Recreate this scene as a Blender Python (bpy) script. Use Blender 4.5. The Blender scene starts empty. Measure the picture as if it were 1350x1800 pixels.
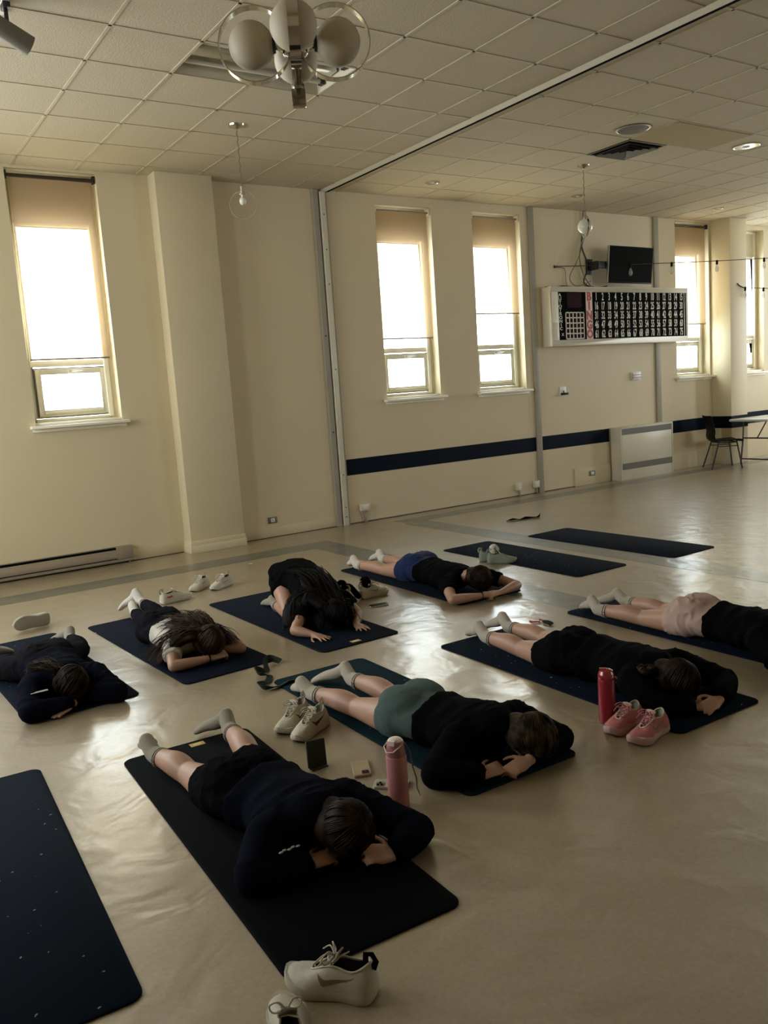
import bpy, bmesh, math, random
from math import sin, cos, pi, radians
from mathutils import Vector, Matrix, noise
random.seed(7)
S = bpy.context.scene
COL = S.collection

# ------------------------------------------------------------------ camera, sky, exposure
F_PX, YAW, PITCH, ROLL = 1488.1, 0.578758, 0.142475, -0.068375
CAM_H = 1.62
cam = bpy.data.cameras.new('camera'); camo = bpy.data.objects.new('camera', cam); COL.objects.link(camo)
fw = Vector((sin(YAW)*cos(PITCH), cos(YAW)*cos(PITCH), -sin(PITCH)))
r0 = Vector((cos(YAW), -sin(YAW), 0)); u0 = r0.cross(fw)
rr = r0*cos(ROLL) + u0*sin(ROLL); uu = u0*cos(ROLL) - r0*sin(ROLL)
camo.matrix_world = Matrix(((rr.x, uu.x, -fw.x, 0), (rr.y, uu.y, -fw.y, 0), (rr.z, uu.z, -fw.z, CAM_H), (0, 0, 0, 1)))
cam.sensor_fit = 'VERTICAL'; cam.sensor_height = 36.0; cam.lens = 36.0*F_PX/1800.0
cam.clip_start = 0.05; cam.clip_end = 200
S.camera = camo

w = bpy.data.worlds.new('daylight'); S.world = w; w.use_nodes = True
nt = w.node_tree; bg = nt.nodes['Background']
bg.inputs['Color'].default_value = (0.86, 0.94, 1.0, 1); bg.inputs['Strength'].default_value = 14.0

S.view_settings.view_transform = 'Standard'; S.view_settings.look = 'None'
S.view_settings.gamma = 1.0; S.view_settings.use_curve_mapping = False
S.view_settings.exposure = 0.06
S.cycles.max_bounces = 10; S.cycles.diffuse_bounces = 6; S.cycles.transparent_max_bounces = 12
S.cycles.sample_clamp_indirect = 6.0
S.cycles.caustics_reflective = False; S.cycles.caustics_refractive = False
try:
    S.cycles.use_denoising = True; S.cycles.denoiser = 'OPENIMAGEDENOISE'
except Exception:
    pass

WY = 8.97            # room face of the window wall
CH = 3.997           # ceiling height
X0, X1, Y0 = -2.6, 17.2, -4.5
# windows: left edge, right edge, top of the opening, z of the shade's lower edge (None: no shade)
WINDOWS = [(1.80, 2.665, 3.97, 2.155, True), (6.03, 6.885, 3.885, 2.26, False), (7.56, 8.415, 3.885, 2.56, False),
           (11.74, 12.60, 3.97, 2.36, True), (13.38, 14.15, 3.93, None, False)]
HIDDEN = [(-0.45, 0.40, 3.93), (-1.95, -1.10, 3.93), (15.3, 16.4, 3.93)]
WZ0 = 1.50

def portal(name, loc, rot, sx, sz):
    l = bpy.data.lights.new(name, 'AREA'); l.shape = 'RECTANGLE'; l.size = sx; l.size_y = sz
    l.cycles.is_portal = True
    o = bpy.data.objects.new(name, l); o.location = loc; o.rotation_euler = rot; COL.objects.link(o)
for (a, b, t) in [(q[0], q[1], q[2]) for q in WINDOWS] + HIDDEN:
    portal('window_daylight', ((a+b)/2, WY+0.32, (WZ0+t)/2), (radians(90), 0, pi), b-a, t-WZ0)

# ------------------------------------------------------------------ materials
def mat(name, col, rough=0.6, metal=0.0, spec=0.5, bump=0.0, bscale=50.0, var=0.0, vscale=8.0, sheen=0.0, coat=0.0, sss=0.0):
    m = bpy.data.materials.new(name); m.use_nodes = True
    n = m.node_tree.nodes; L = m.node_tree.links; b = n['Principled BSDF']
    b.inputs['Base Color'].default_value = (*col, 1); b.inputs['Roughness'].default_value = rough
    b.inputs['Metallic'].default_value = metal; b.inputs['Specular IOR Level'].default_value = spec
    if sheen: b.inputs['Sheen Weight'].default_value = sheen
    if coat: b.inputs['Coat Weight'].default_value = coat; b.inputs['Coat Roughness'].default_value = 0.1
    if sss:
        b.inputs['Subsurface Weight'].default_value = sss; b.inputs['Subsurface Scale'].default_value = 0.01
    tc = n.new('ShaderNodeTexCoord')
    if var:
        nz = n.new('ShaderNodeTexNoise'); nz.inputs['Scale'].default_value = vscale; nz.inputs['Detail'].default_value = 5
        L.new(tc.outputs['Object'], nz.inputs['Vector'])
        mx = n.new('ShaderNodeMix'); mx.data_type = 'RGBA'
        mx.inputs[6].default_value = (*[c*(1-var) for c in col], 1); mx.inputs[7].default_value = (*[min(1, c*(1+var)) for c in col], 1)
        L.new(nz.outputs['Fac'], mx.inputs[0]); L.new(mx.outputs[2], b.inputs['Base Color'])
    if bump:
        nb = n.new('ShaderNodeTexNoise'); nb.inputs['Scale'].default_value = bscale; nb.inputs['Detail'].default_value = 4
        L.new(tc.outputs['Object'], nb.inputs['Vector'])
        bp = n.new('ShaderNodeBump'); bp.inputs['Strength'].default_value = bump; bp.inputs['Distance'].default_value = 0.01
        L.new(nb.outputs['Fac'], bp.inputs['Height']); L.new(bp.outputs['Normal'], b.inputs['Normal'])
    return m

M = {}
M['wall'] = mat('painted_plaster', (0.64, 0.55, 0.365), 0.55, var=0.05, vscale=1.2, bump=0.08, bscale=60)
M['wall_dark'] = mat('taupe_trim_and_shade', (0.34, 0.31, 0.24), 0.5, var=0.06)  # dark trim colour, also painted shade on the pilaster strips
M['cream'] = mat('cream_enamel', (0.66, 0.61, 0.47), 0.35, var=0.05, vscale=4)
M['frame'] = mat('window_paint', (0.86, 0.81, 0.66), 0.4)
M['blue'] = mat('navy_stripe_paint', (0.0022, 0.0055, 0.0150), 0.6, spec=0.08)
M['chrome_dark'] = mat('smoked_chrome', (0.30, 0.28, 0.24), 0.15, metal=1.0)
M['chrome'] = mat('chrome', (0.75, 0.73, 0.68), 0.12, metal=1.0)
M['steel'] = mat('brushed_aluminium', (0.6, 0.58, 0.52), 0.35, metal=1.0)
M['black_plastic'] = mat('black_plastic', (0.005, 0.005, 0.0055), 0.5, spec=0.15)
M['black_metal'] = mat('black_steel', (0.015, 0.014, 0.013), 0.4)
M['screen'] = mat('dark_screen', (0.003, 0.003, 0.0035), 0.3, spec=0.05)
M['frosted'] = mat('frosted_globe', (0.56, 0.49, 0.36), 0.6)
M['opal'] = mat('opal_bulb', (0.75, 0.72, 0.62), 0.25, coat=0.3)
M['white'] = mat('white_plastic', (0.75, 0.73, 0.66), 0.4)
M['tile'] = mat('ceiling_tile', (0.54, 0.47, 0.335), 0.9, bump=0.35, bscale=90, var=0.10, vscale=70)
M['tbar'] = mat('ceiling_t_bar', (0.50, 0.435, 0.31), 0.6)
M['tan_panel'] = mat('tan_ceiling_panel', (0.40, 0.32, 0.17), 0.8, var=0.05)
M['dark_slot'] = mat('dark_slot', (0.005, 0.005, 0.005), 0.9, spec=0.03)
M['grille'] = mat('grey_grille', (0.16, 0.15, 0.12), 0.5, metal=0.3)
M['heater'] = mat('heater_enamel', (0.27, 0.215, 0.155), 0.4, var=0.15, vscale=3)
M['red'] = mat('red_letter', (0.35, 0.012, 0.015), 0.5)
M['maroon'] = mat('maroon_lamp_window', (0.022, 0.002, 0.004), 0.7, spec=0.08)
M['letter'] = mat('white_lettering', (0.72, 0.68, 0.55), 0.5)
M['cable'] = mat('black_cable', (0.02, 0.018, 0.015), 0.5)
M['cord'] = mat('tan_cord', (0.14, 0.12, 0.08), 0.6)
M['table'] = mat('folding_table_top', (0.62, 0.62, 0.58), 0.35)
M['bronze'] = mat('bronze_tube', (0.06, 0.045, 0.03), 0.35, metal=0.6)
M['skin'] = mat('skin', (0.365, 0.205, 0.135), 0.5, var=0.06, vscale=9, bump=0.05, bscale=120, sss=0.08)
M['skin_tan'] = mat('skin_tan', (0.30, 0.165, 0.105), 0.5, var=0.06, vscale=9, bump=0.05, bscale=120, sss=0.08)
M['sock'] = mat('cream_sock', (0.38, 0.335, 0.265), 0.95, bump=0.5, bscale=260, sheen=0.2)
M['sock_white'] = mat('white_sock', (0.56, 0.52, 0.45), 0.95, bump=0.5, bscale=260, sheen=0.2)
M['sock_grey'] = mat('grey_sock', (0.25, 0.225, 0.17), 0.95, bump=0.5, bscale=260, sheen=0.2)
def cloth(name, c, **k): return mat(name, c, 0.95, bump=0.3, bscale=300, spec=k.get('spec', 0.1), sheen=k.get('sheen', 0.05))
M['black_cloth'] = cloth('black_cloth', (0.0028, 0.0028, 0.0032), sheen=0.0, spec=0.03)
M['navy_cloth'] = cloth('dark_navy_cloth', (0.0032, 0.0040, 0.0085), sheen=0.0, spec=0.03)
M['legging'] = cloth('charcoal_leggings', (0.007, 0.0065, 0.009), sheen=0.0, spec=0.05)
M['navy_shorts'] = cloth('navy_shorts', (0.011, 0.020, 0.068))
M['teal_shorts'] = cloth('grey_teal_shorts', (0.062, 0.088, 0.082))
M['pink_shorts'] = cloth('pale_pink_shorts', (0.44, 0.305, 0.255))
M['white_tee'] = cloth('white_tee', (0.50, 0.46, 0.40))
M['print'] = mat('pale_print', (0.30, 0.31, 0.30), 0.8)
M['rib_white'] = mat('white_rib', (0.72, 0.70, 0.66), 0.9, bump=0.5, bscale=200)

def hair_mat(name, c, c2):
    m = mat(name, c, 0.55, spec=0.06)
    n = m.node_tree.nodes; L = m.node_tree.links; b = n['Principled BSDF']
    nz = n.new('ShaderNodeTexNoise'); nz.inputs['Scale'].default_value = 22; nz.inputs['Detail'].default_value = 6
    tc = n.new('ShaderNodeTexCoord'); L.new(tc.outputs['Object'], nz.inputs['Vector'])
    r = n.new('ShaderNodeValToRGB'); r.color_ramp.elements[0].position = 0.4; r.color_ramp.elements[1].position = 0.65
    r.color_ramp.elements[0].color = (*c, 1); r.color_ramp.elements[1].color = (*c2, 1)
    L.new(nz.outputs['Fac'], r.inputs['Fac']); L.new(r.outputs['Color'], b.inputs['Base Color'])
    return m
M['hair_black'] = hair_mat('black_hair', (0.003, 0.0025, 0.0025), (0.008, 0.0055, 0.0045))
M['hair_brown'] = hair_mat('dark_brown_hair', (0.010, 0.006, 0.004), (0.055, 0.030, 0.019))
M['hair_auburn'] = hair_mat('brown_hair', (0.007, 0.004, 0.0025), (0.028, 0.015, 0.008))
M['hair_blonde'] = hair_mat('dark_blonde_hair', (0.010, 0.007, 0.004), (0.06, 0.04, 0.022))

def fleck_mat(name, c, fleck=True, density=0.035, scale=26):
    m = mat(name, c, 0.9, spec=0.06, bump=0.15, bscale=250)
    if not fleck: return m
    n = m.node_tree.nodes; L = m.node_tree.links; b = n['Principled BSDF']
    tc = n.new('ShaderNodeTexCoord')
    v = n.new('ShaderNodeTexVoronoi'); v.inputs['Scale'].default_value = scale; v.inputs['Randomness'].default_value = 1
    nw = n.new('ShaderNodeTexNoise'); nw.inputs['Scale'].default_value = 60
    mixv = n.new('ShaderNodeMix'); mixv.data_type = 'VECTOR'; mixv.inputs[0].default_value = 0.02
    L.new(tc.outputs['Object'], nw.inputs['Vector']); L.new(tc.outputs['Object'], mixv.inputs[4]); L.new(nw.outputs['Color'], mixv.inputs[5])
    L.new(mixv.outputs[1], v.inputs['Vector'])
    lt = n.new('ShaderNodeMath'); lt.operation = 'LESS_THAN'; lt.inputs[1].default_value = 0.115
    L.new(v.outputs['Distance'], lt.inputs[0])
    sp = n.new('ShaderNodeSeparateColor'); L.new(v.outputs['Color'], sp.inputs['Color'])
    gt = n.new('ShaderNodeMath'); gt.operation = 'LESS_THAN'; gt.inputs[1].default_value = density*6
    L.new(sp.outputs['Red'], gt.inputs[0])
    mu = n.new('ShaderNodeMath'); mu.operation = 'MULTIPLY'; L.new(lt.outputs[0], mu.inputs[0]); L.new(gt.outputs[0], mu.inputs[1])
    mx = n.new('ShaderNodeMix'); mx.data_type = 'RGBA'; mx.inputs[6].default_value = (*c, 1); mx.inputs[7].default_value = (0.26, 0.29, 0.30, 1)
    L.new(mu.outputs[0], mx.inputs[0]); L.new(mx.outputs[2], b.inputs['Base Color'])
    return m
M['mat_star'] = fleck_mat('flecked_navy_foam', (0.0033, 0.0072, 0.0145))
M['mat_navy'] = fleck_mat('navy_foam', (0.0052, 0.0085, 0.0165), False)
M['mat_black'] = fleck_mat('black_foam', (0.002, 0.0023, 0.003), False)
M['mat_teal'] = fleck_mat('dark_teal_foam', (0.003, 0.014, 0.019), True, 0.015)
M['gold_tag'] = mat('gold_tag', (0.50, 0.32, 0.08), 0.5)

# floor: mottled beige sheet vinyl, waxed and a little uneven
def floor_mat(name, c1, c2):
    m = mat(name, c1, 0.2, spec=0.75)
    n = m.node_tree.nodes; L = m.node_tree.links; b = n['Principled BSDF']
    tc = n.new('ShaderNodeTexCoord')
    a = n.new('ShaderNodeTexNoise'); a.inputs['Scale'].default_value = 55; a.inputs['Detail'].default_value = 7; a.inputs['Roughness'].default_value = 0.7
    g = n.new('ShaderNodeTexNoise'); g.inputs['Scale'].default_value = 1.1; g.inputs['Detail'].default_value = 4
    L.new(tc.outputs['Object'], a.inputs['Vector']); L.new(tc.outputs['Object'], g.inputs['Vector'])
    ad = n.new('ShaderNodeMath'); ad.operation = 'MULTIPLY_ADD'; ad.inputs[1].default_value = 0.35
    L.new(g.outputs['Fac'], ad.inputs[0]); L.new(a.outputs['Fac'], ad.inputs[2])
    mr = n.new('ShaderNodeMapRange'); mr.inputs['From Min'].default_value = 0.45; mr.inputs['From Max'].default_value = 0.9
    L.new(ad.outputs[0], mr.inputs['Value'])
    mx = n.new('ShaderNodeMix'); mx.data_type = 'RGBA'; mx.inputs[6].default_value = (*c1, 1); mx.inputs[7].default_value = (*c2, 1)
    L.new(mr.outputs['Result'], mx.inputs[0]); L.new(mx.outputs[2], b.inputs['Base Color'])
    # scuffs make the gloss uneven
    sc = n.new('ShaderNodeTexNoise'); sc.inputs['Scale'].default_value = 3.5; sc.inputs['Detail'].default_value = 4; sc.inputs['Distortion'].default_value = 0.2
    L.new(tc.outputs['Object'], sc.inputs['Vector'])
    rr_ = n.new('ShaderNodeMapRange'); rr_.inputs['From Min'].default_value = 0.3; rr_.inputs['From Max'].default_value = 0.7
    rr_.inputs['To Min'].default_value = 0.40; rr_.inputs['To Max'].default_value = 0.50; b.inputs['Coat Weight'].default_value = 0.9; b.inputs['Coat Roughness'].default_value = 0.23; b.inputs['Coat IOR'].default_value = 1.7
    L.new(sc.outputs['Fac'], rr_.inputs['Value']); L.new(rr_.outputs['Result'], b.inputs['Roughness'])
    wv = n.new('ShaderNodeTexNoise'); wv.inputs['Scale'].default_value = 4.5; wv.inputs['Detail'].default_value = 2.5; wv.inputs['Distortion'].default_value = 0.5
    L.new(tc.outputs['Object'], wv.inputs['Vector'])
    bp = n.new('ShaderNodeBump'); bp.inputs['Strength'].default_value = 0.55; bp.inputs['Distance'].default_value = 0.014
    L.new(wv.outputs['Fac'], bp.inputs['Height']); L.new(bp.outputs['Normal'], b.inputs['Normal']); L.new(bp.outputs['Normal'], b.inputs['Coat Normal'])
    return m
M['floor'] = floor_mat('waxed_vinyl', (0.225, 0.176, 0.106), (0.31, 0.246, 0.156))
M['band'] = floor_mat('grey_vinyl_band', (0.045, 0.046, 0.037), (0.065, 0.066, 0.053))

def glass_mat():
    m = bpy.data.materials.new('window_glass'); m.use_nodes = True
    n = m.node_tree.nodes; L = m.node_tree.links; n.remove(n['Principled BSDF'])
    t = n.new('ShaderNodeBsdfTransparent'); t.inputs['Color'].default_value = (0.95, 0.97, 0.96, 1)
    g = n.new('ShaderNodeBsdfGlossy'); g.inputs['Roughness'].default_value = 0.02
    mx = n.new('ShaderNodeMixShader'); mx.inputs[0].default_value = 0.06
    L.new(t.outputs[0], mx.inputs[1]); L.new(g.outputs[0], mx.inputs[2])
    L.new(mx.outputs[0], n['Material Output'].inputs['Surface'])
    return m
M['glass'] = glass_mat()
def shade_mat():
    m = bpy.data.materials.new('screen_shade_fabric'); m.use_nodes = True
    n = m.node_tree.nodes; L = m.node_tree.links; n.remove(n['Principled BSDF'])
    d = n.new('ShaderNodeBsdfDiffuse'); d.inputs['Color'].default_value = (0.55, 0.43, 0.29, 1)
    tl = n.new('ShaderNodeBsdfTranslucent'); tl.inputs['Color'].default_value = (0.34, 0.24, 0.14, 1)
    t = n.new('ShaderNodeBsdfTransparent'); t.inputs['Color'].default_value = (1.0, 0.80, 0.55, 1)
    a = n.new('ShaderNodeMixShader'); a.inputs[0].default_value = 0.40
    b = n.new('ShaderNodeMixShader'); b.inputs[0].default_value = 0.30
    L.new(d.outputs[0], a.inputs[1]); L.new(tl.outputs[0], a.inputs[2])
    L.new(a.outputs[0], b.inputs[1]); L.new(t.outputs[0], b.inputs[2])
    L.new(b.outputs[0], n['Material Output'].inputs['Surface'])
    return m
M['shade'] = shade_mat()

# ------------------------------------------------------------------ object helpers
def tag(o, label=None, cat=None, group=None, kind=None):
    if label: o['label'] = label
    if cat: o['category'] = cat
    if group: o['group'] = group
    if kind: o['kind'] = kind
    return o
def thing(name, label, cat, loc=(0, 0, 0), rotz=0.0, group=None):
    o = bpy.data.objects.new(name, None); COL.objects.link(o); o.empty_display_size = 0.1
    o.location = loc; o.rotation_euler = (0, 0, rotz)
    return tag(o, label, cat, group)

class Acc:
    """collects shapes for ONE mesh"""
    def __init__(s): s.v = []; s.f = []
    def add(s, vs, fs, mtx=None):
        k = len(s.v)
        s.v += [tuple(mtx @ Vector(p)) if mtx else tuple(p) for p in vs]
        s.f += [tuple(i+k for i in f) for f in fs]
        return s
    def box(s, a, b, mtx=None):
        (x0, y0, z0), (x1, y1, z1) = a, b
        vs = [(x0, y0, z0), (x1, y0, z0), (x1, y1, z0), (x0, y1, z0), (x0, y0, z1), (x1, y0, z1), (x1, y1, z1), (x0, y1, z1)]
        return s.add(vs, [(0, 3, 2, 1), (4, 5, 6, 7), (0, 1, 5, 4), (1, 2, 6, 5), (2, 3, 7, 6), (3, 0, 4, 7)], mtx)
    def lathe(s, prof, n=28, mtx=None):
        vs = []; fs = []
        for (r, z) in prof:
            for i in range(n): vs.append((r*cos(2*pi*i/n), r*sin(2*pi*i/n), z))
        for j in range(len(prof)-1):
            for i in range(n):
                a = j*n+i; b = j*n+(i+1) % n; fs.append((a, b, b+n, a+n))
        fs.append(tuple(range(n-1, -1, -1))); fs.append(tuple((len(prof)-1)*n+i for i in range(n)))
        return s.add(vs, fs, mtx)
    def tube(s, pts, r, n=8, up=(0, 0, 1), flat=1.0, closed=False, r_end=None):
        pts = [Vector(p) for p in pts]; m = len(pts); vs = []; fs = []
        up = Vector(up)
        for i, p in enumerate(pts):
            if closed: t = pts[(i+1) % m] - pts[i-1]
            else: t = pts[min(i+1, m-1)] - pts[max(i-1, 0)]
            if t.length < 1e-9: t = Vector((0, 0, 1))
            t.normalize(); sd = t.cross(up)
            if sd.length < 1e-3: sd = t.cross(Vector((1, 0.01, 0)))
            sd.normalize(); nn = sd.cross(t)
            ri = r if r_end is None else r+(r_end-r)*i/(m-1)
            for k in range(n):
                a = 2*pi*k/n; vs.append(p+sd*(cos(a)*ri)+nn*(sin(a)*ri*flat))
        for i in range(m if closed else m-1):
            for k in range(n):
                a = i*n+k; b = i*n+(k+1) % n; c = ((i+1) % m)*n+(k+1) % n; d = ((i+1) % m)*n+k
                fs.append((a, b, c, d))
        if not closed:
            fs.append(tuple(range(n-1, -1, -1))); fs.append(tuple((m-1)*n+i for i in range(n)))
        return s.add(vs, fs)
    def ball(s, c, r, n=16, mtx=None):
        if not hasattr(r, '__len__'): r = (r, r, r)
        m = n//2; vs = [(0, 0, -1)]; fs = []
        for j in range(1, m):
            a = -pi/2+pi*j/m
            for i in range(n): vs.append((cos(a)*cos(2*pi*i/n), cos(a)*sin(2*pi*i/n), sin(a)))
        vs.append((0, 0, 1)); T = len(vs)-1
        for i in range(n):
            fs.append((0, 1+(i+1) % n, 1+i)); fs.append((T, T-n+i, T-n+(i+1) % n))
        for j in range(m-2):
            for i in range(n):
                a = 1+j*n+i; b = 1+j*n+(i+1) % n; fs.append((a, b, b+n, a+n))
        R = (mtx.to_3x3() if mtx else Matrix.Identity(3)); c = Vector(c)
        return s.add([c + R @ Vector((p[0]*r[0], p[1]*r[1], p[2]*r[2])) for p in vs], fs)
    def loft(s, keys, n=20, steps=5, cap0=True, cap1=True, up=(0, 0, 1)):
        """keys: (point, side radius, up radius); Catmull-Rom between them; round caps unless False"""
        K = [(Vector(p), a, b) for p, a, b in keys]
        P = []
        for i in range(len(K)-1):
            k0 = K[max(i-1, 0)]; k1 = K[i]; k2 = K[i+1]; k3 = K[min(i+2, len(K)-1)]
            for j in range(steps):
                t = j/steps
                def cr(a, b, c, d): return 0.5*((2*b)+(c-a)*t+(2*a-5*b+4*c-d)*t*t+(3*b-3*c+d-a)*t*t*t)
                P.append((cr(k0[0], k1[0], k2[0], k3[0]), cr(k0[1], k1[1], k2[1], k3[1]), cr(k0[2], k1[2], k2[2], k3[2])))
        P.append(K[-1])
        upv = Vector(up)
        def frame(i):
            t = P[min(i+1, len(P)-1)][0]-P[max(i-1, 0)][0]; t.normalize()
            sd = t.cross(upv)
            if sd.length < 0.05: sd = t.cross(Vector((0, 1, 0.2)))
            sd.normalize(); return t, sd, sd.cross(t)
        rings = []
        if cap0:
            t, sd, nn = frame(0); p, a, b = P[0]
            for q in (0.12, 0.45, 0.8): rings.append((p-t*min(a, b)*cos(q*pi/2), a*sin(q*pi/2), b*sin(q*pi/2), sd, nn))
        for i, (p, a, b) in enumerate(P):
            t, sd, nn = frame(i); rings.append((p, a, b, sd, nn))
        if cap1:
            t, sd, nn = frame(len(P)-1); p, a, b = P[-1]
            for q in (0.8, 0.45, 0.12): rings.append((p+t*min(a, b)*cos(q*pi/2), a*sin(q*pi/2), b*sin(q*pi/2), sd, nn))
        vs = []; fs = []
        for (p, a, b, sd, nn) in rings:
            for k in range(n):
                an = 2*pi*k/n; vs.append(p+sd*(cos(an)*a)+nn*(sin(an)*b))
        for i in range(len(rings)-1):
            for k in range(n):
                a = i*n+k; b = i*n+(k+1) % n; fs.append((a, b, b+n, a+n))
        fs.append(tuple(range(n-1, -1, -1))); fs.append(tuple((len(rings)-1)*n+i for i in range(n)))
        return s.add(vs, fs)
    def obj(s, name, m, parent=None, loc=None, smooth=True, bevel=0.0, seg=2, autos=35):
        me = bpy.data.meshes.new(name); me.from_pydata([tuple(p) for p in s.v], [], s.f); me.update()
        bm = bmesh.new(); bm.from_mesh(me)
        if bevel:
            bmesh.ops.remove_doubles(bm, verts=bm.verts, dist=1e-5)
            eds = [e for e in bm.edges if len(e.link_faces) == 2 and e.calc_face_angle(0) > 0.5]
            bmesh.ops.bevel(bm, geom=eds, offset=bevel, segments=seg, affect='EDGES', profile=0.5, clamp_overlap=True)
        bmesh.ops.recalc_face_normals(bm, faces=bm.faces)
        lim = radians(autos)
        for f in bm.faces: f.smooth = smooth
        if smooth:
            for e in bm.edges:
                if len(e.link_faces) == 2 and e.calc_face_angle(0) > lim: e.smooth = False
        bm.to_mesh(me); bm.free()
        if isinstance(m, (list, tuple)):
            for q in m: me.materials.append(q)
        else: me.materials.append(m)
        o = bpy.data.objects.new(name, me); COL.objects.link(o)
        if parent: o.parent = parent
        if loc: o.location = loc
        return o

def structure(name, acc, m, **k):
    return tag(acc.obj(name, m, **k), kind='structure')
def copy_tree(o, parent=None):
    c = o.copy(); COL.objects.link(c)
    if parent: c.parent = parent
    for ch in list(o.children): copy_tree(ch, c)
    return c
VOX = 1.25      # coarser or finer skin of the figures

def remesh(acc, name, m, parent, voxel=0.006, smooth=4, wrinkle=None, origin=(0, 0, 0), floor=None):
    """union of closed shapes as one continuous skin"""
    me = bpy.data.meshes.new('t'); og = Vector(origin)
    me.from_pydata([tuple(Vector(p)-og) for p in acc.v], [], acc.f); me.update()
    bm = bmesh.new(); bm.from_mesh(me); bmesh.ops.recalc_face_normals(bm, faces=bm.faces); bm.to_mesh(me); bm.free()
    o = bpy.data.objects.new('t', me); COL.objects.link(o)
    r = o.modifiers.new('r', 'REMESH'); r.mode = 'VOXEL'; r.voxel_size = voxel*VOX; r.adaptivity = 0
    s_ = o.modifiers.new('s', 'SMOOTH'); s_.iterations = smooth; s_.factor = 0.5
    dg = bpy.context.evaluated_depsgraph_get(); dg.update()
    nm = bpy.data.meshes.new_from_object(o.evaluated_get(dg)); nm.name = name
    bpy.data.objects.remove(o); bpy.data.meshes.remove(me)
    if wrinkle:
        amp, sc = wrinkle
        for v in nm.vertices:
            p = Vector((v.co.x*sc[0], v.co.y*sc[1], v.co.z*sc[2]))
            q = p + Vector((noise.noise(p*0.5), noise.noise(p*0.5+Vector((9, 9, 9))), 0))*0.9
            r1 = 1-abs(noise.noise(q))*2.6; r2 = 1-abs(noise.noise(q*1.9+Vector((5, 5, 5))))*2.2
            m_ = max(0.0, min(1.0, 0.5+1.6*noise.noise(p*0.35+Vector((3, 1, 7)))))
            v.co += v.normal*(amp*(max(0, r1)**2*m_+0.45*max(0, r2)**2*(1-m_)-0.25))
    if floor is not None:
        for v in nm.vertices:
            if v.co.z+og.z < floor: v.co.z = floor-og.z
    for p in nm.polygons: p.use_smooth = True
    nm.materials.clear(); nm.materials.append(m)
    ob = bpy.data.objects.new(name, nm); COL.objects.link(ob); ob.parent = parent
    return ob
# ------------------------------------------------------------------ the room
structure('floor', Acc().box((X0, Y0, -0.1), (X1, WY+0.3, 0)), M['floor'], smooth=False)
# floor bands: one round each half of the hall
a = Acc()
def band(x0, y0, x1, y1): a.box((x0, y0, 0.0), (x1, y1, 0.0012))
band(X0+0.6, 7.855, 4.56, 8.20); band(4.235, Y0, 4.56, 7.855)
band(5.80, 8.37, 16.9, 8.66); band(5.755, Y0, 6.08, 8.37)
structure('trim_1', a, M['band'], smooth=False)

holes = sorted([(q[0], q[1], q[2]) for q in WINDOWS] + HIDDEN)
a = Acc(); x = X0
for (l, r, t) in holes:
    a.box((x, WY, 0), (l, WY+0.30, CH+0.05)); a.box((l, WY, 0), (r, WY+0.30, WZ0)); a.box((l, WY, t), (r, WY+0.30, CH+0.05)); x = r
a.box((x, WY, 0), (X1, WY+0.30, CH+0.05))
structure('wall_back', a, M['wall'], smooth=False)
a = Acc(); y = Y0      # the side wall, with windows of its own
for (l, r) in ((4.0, 4.85), (6.0, 7.9)):
    a.box((X0-0.2, y, 0), (X0, l, CH+0.05)); a.box((X0-0.2, l, 0), (X0, r, 1.5)); a.box((X0-0.2, l, 3.5), (X0, r, CH+0.05)); y = r
    portal('window_daylight', (X0-0.22, (l+r)/2, 2.5), (radians(90), 0, radians(-90)), r-l, 2.0)
a.box((X0-0.2, y, 0), (X0, WY+0.3, CH+0.05)); structure('wall_left', a, M['wall'], smooth=False)
a = Acc(); y = Y0
for (l, r) in ((4.2, 5.3), (6.9, 8.0)):  # unseen openings added in the right wall to brighten that end
    a.box((X1, y, 0), (X1+0.2, l, CH+0.05)); a.box((X1, l, 0), (X1+0.2, r, 1.1)); a.box((X1, l, 3.6), (X1+0.2, r, CH+0.05)); y = r
    portal('window_daylight', (X1+0.22, (l+r)/2, 2.35), (radians(90), 0, radians(90)), r-l, 2.5)
a.box((X1, y, 0), (X1+0.2, WY+0.3, CH+0.05)); structure('wall_right', a, M['wall'], smooth=False)
# unseen opposite wall; its window openings are added to light ceiling and walls
a = Acc(); x = X0
REAR = [(11.2, 12.6), (14.0, 15.4)]
for (l, r) in REAR:
    a.box((x, Y0-0.2, 0), (l, Y0, CH+0.05)); a.box((l, Y0-0.2, 0), (r, Y0, 1.6)); a.box((l, Y0-0.2, 3.4), (r, Y0, CH+0.05)); x = r
    portal('window_daylight', ((l+r)/2, Y0-0.22, 2.5), (radians(-90), 0, pi), r-l, 1.8)
a.box((x, Y0-0.2, 0), (X1, Y0, CH+0.05))
structure('wall_front', a, M['wall'], smooth=False)

# ceiling: slab with the opening of the light troffer, tile grid hung under it
TX0, TX1, TY0, TY1 = 2.468, 3.688, 5.59, 6.20
a = Acc()
for (x0, y0, x1, y1) in [(X0, Y0, X1, TY0), (X0, TY1, X1, WY+0.3), (X0, TY0, TX0, TY1), (TX1, TY0, X1, TY1)]:
    a.box((x0, y0, CH), (x1, y1, CH+0.06))
structure('ceiling', a, M['tile'], smooth=False)
TKL, TKR = 5.270, 5.390
a = Acc(); zb = CH-0.005
def bar(x0, y0, x1, y1):
    a.box((x0, y0, zb), (x1, y1, CH+0.001))
k = -17
while 5.59+0.61*k < WY:
    y = 5.59+0.61*k
    if y > Y0: bar(X0, y-0.011, TKL, y+0.011)
    k += 1
k = -13
while 1.858+0.61*k < TKL:
    x = 1.858+0.61*k
    if TX0+0.1 < x < TX1-0.1:
        bar(x-0.011, Y0, x+0.011, TY0); bar(x-0.011, TY1, x+0.011, WY)
    elif x > X0: bar(x-0.011, Y0, x+0.011, WY)
    k += 1
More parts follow.
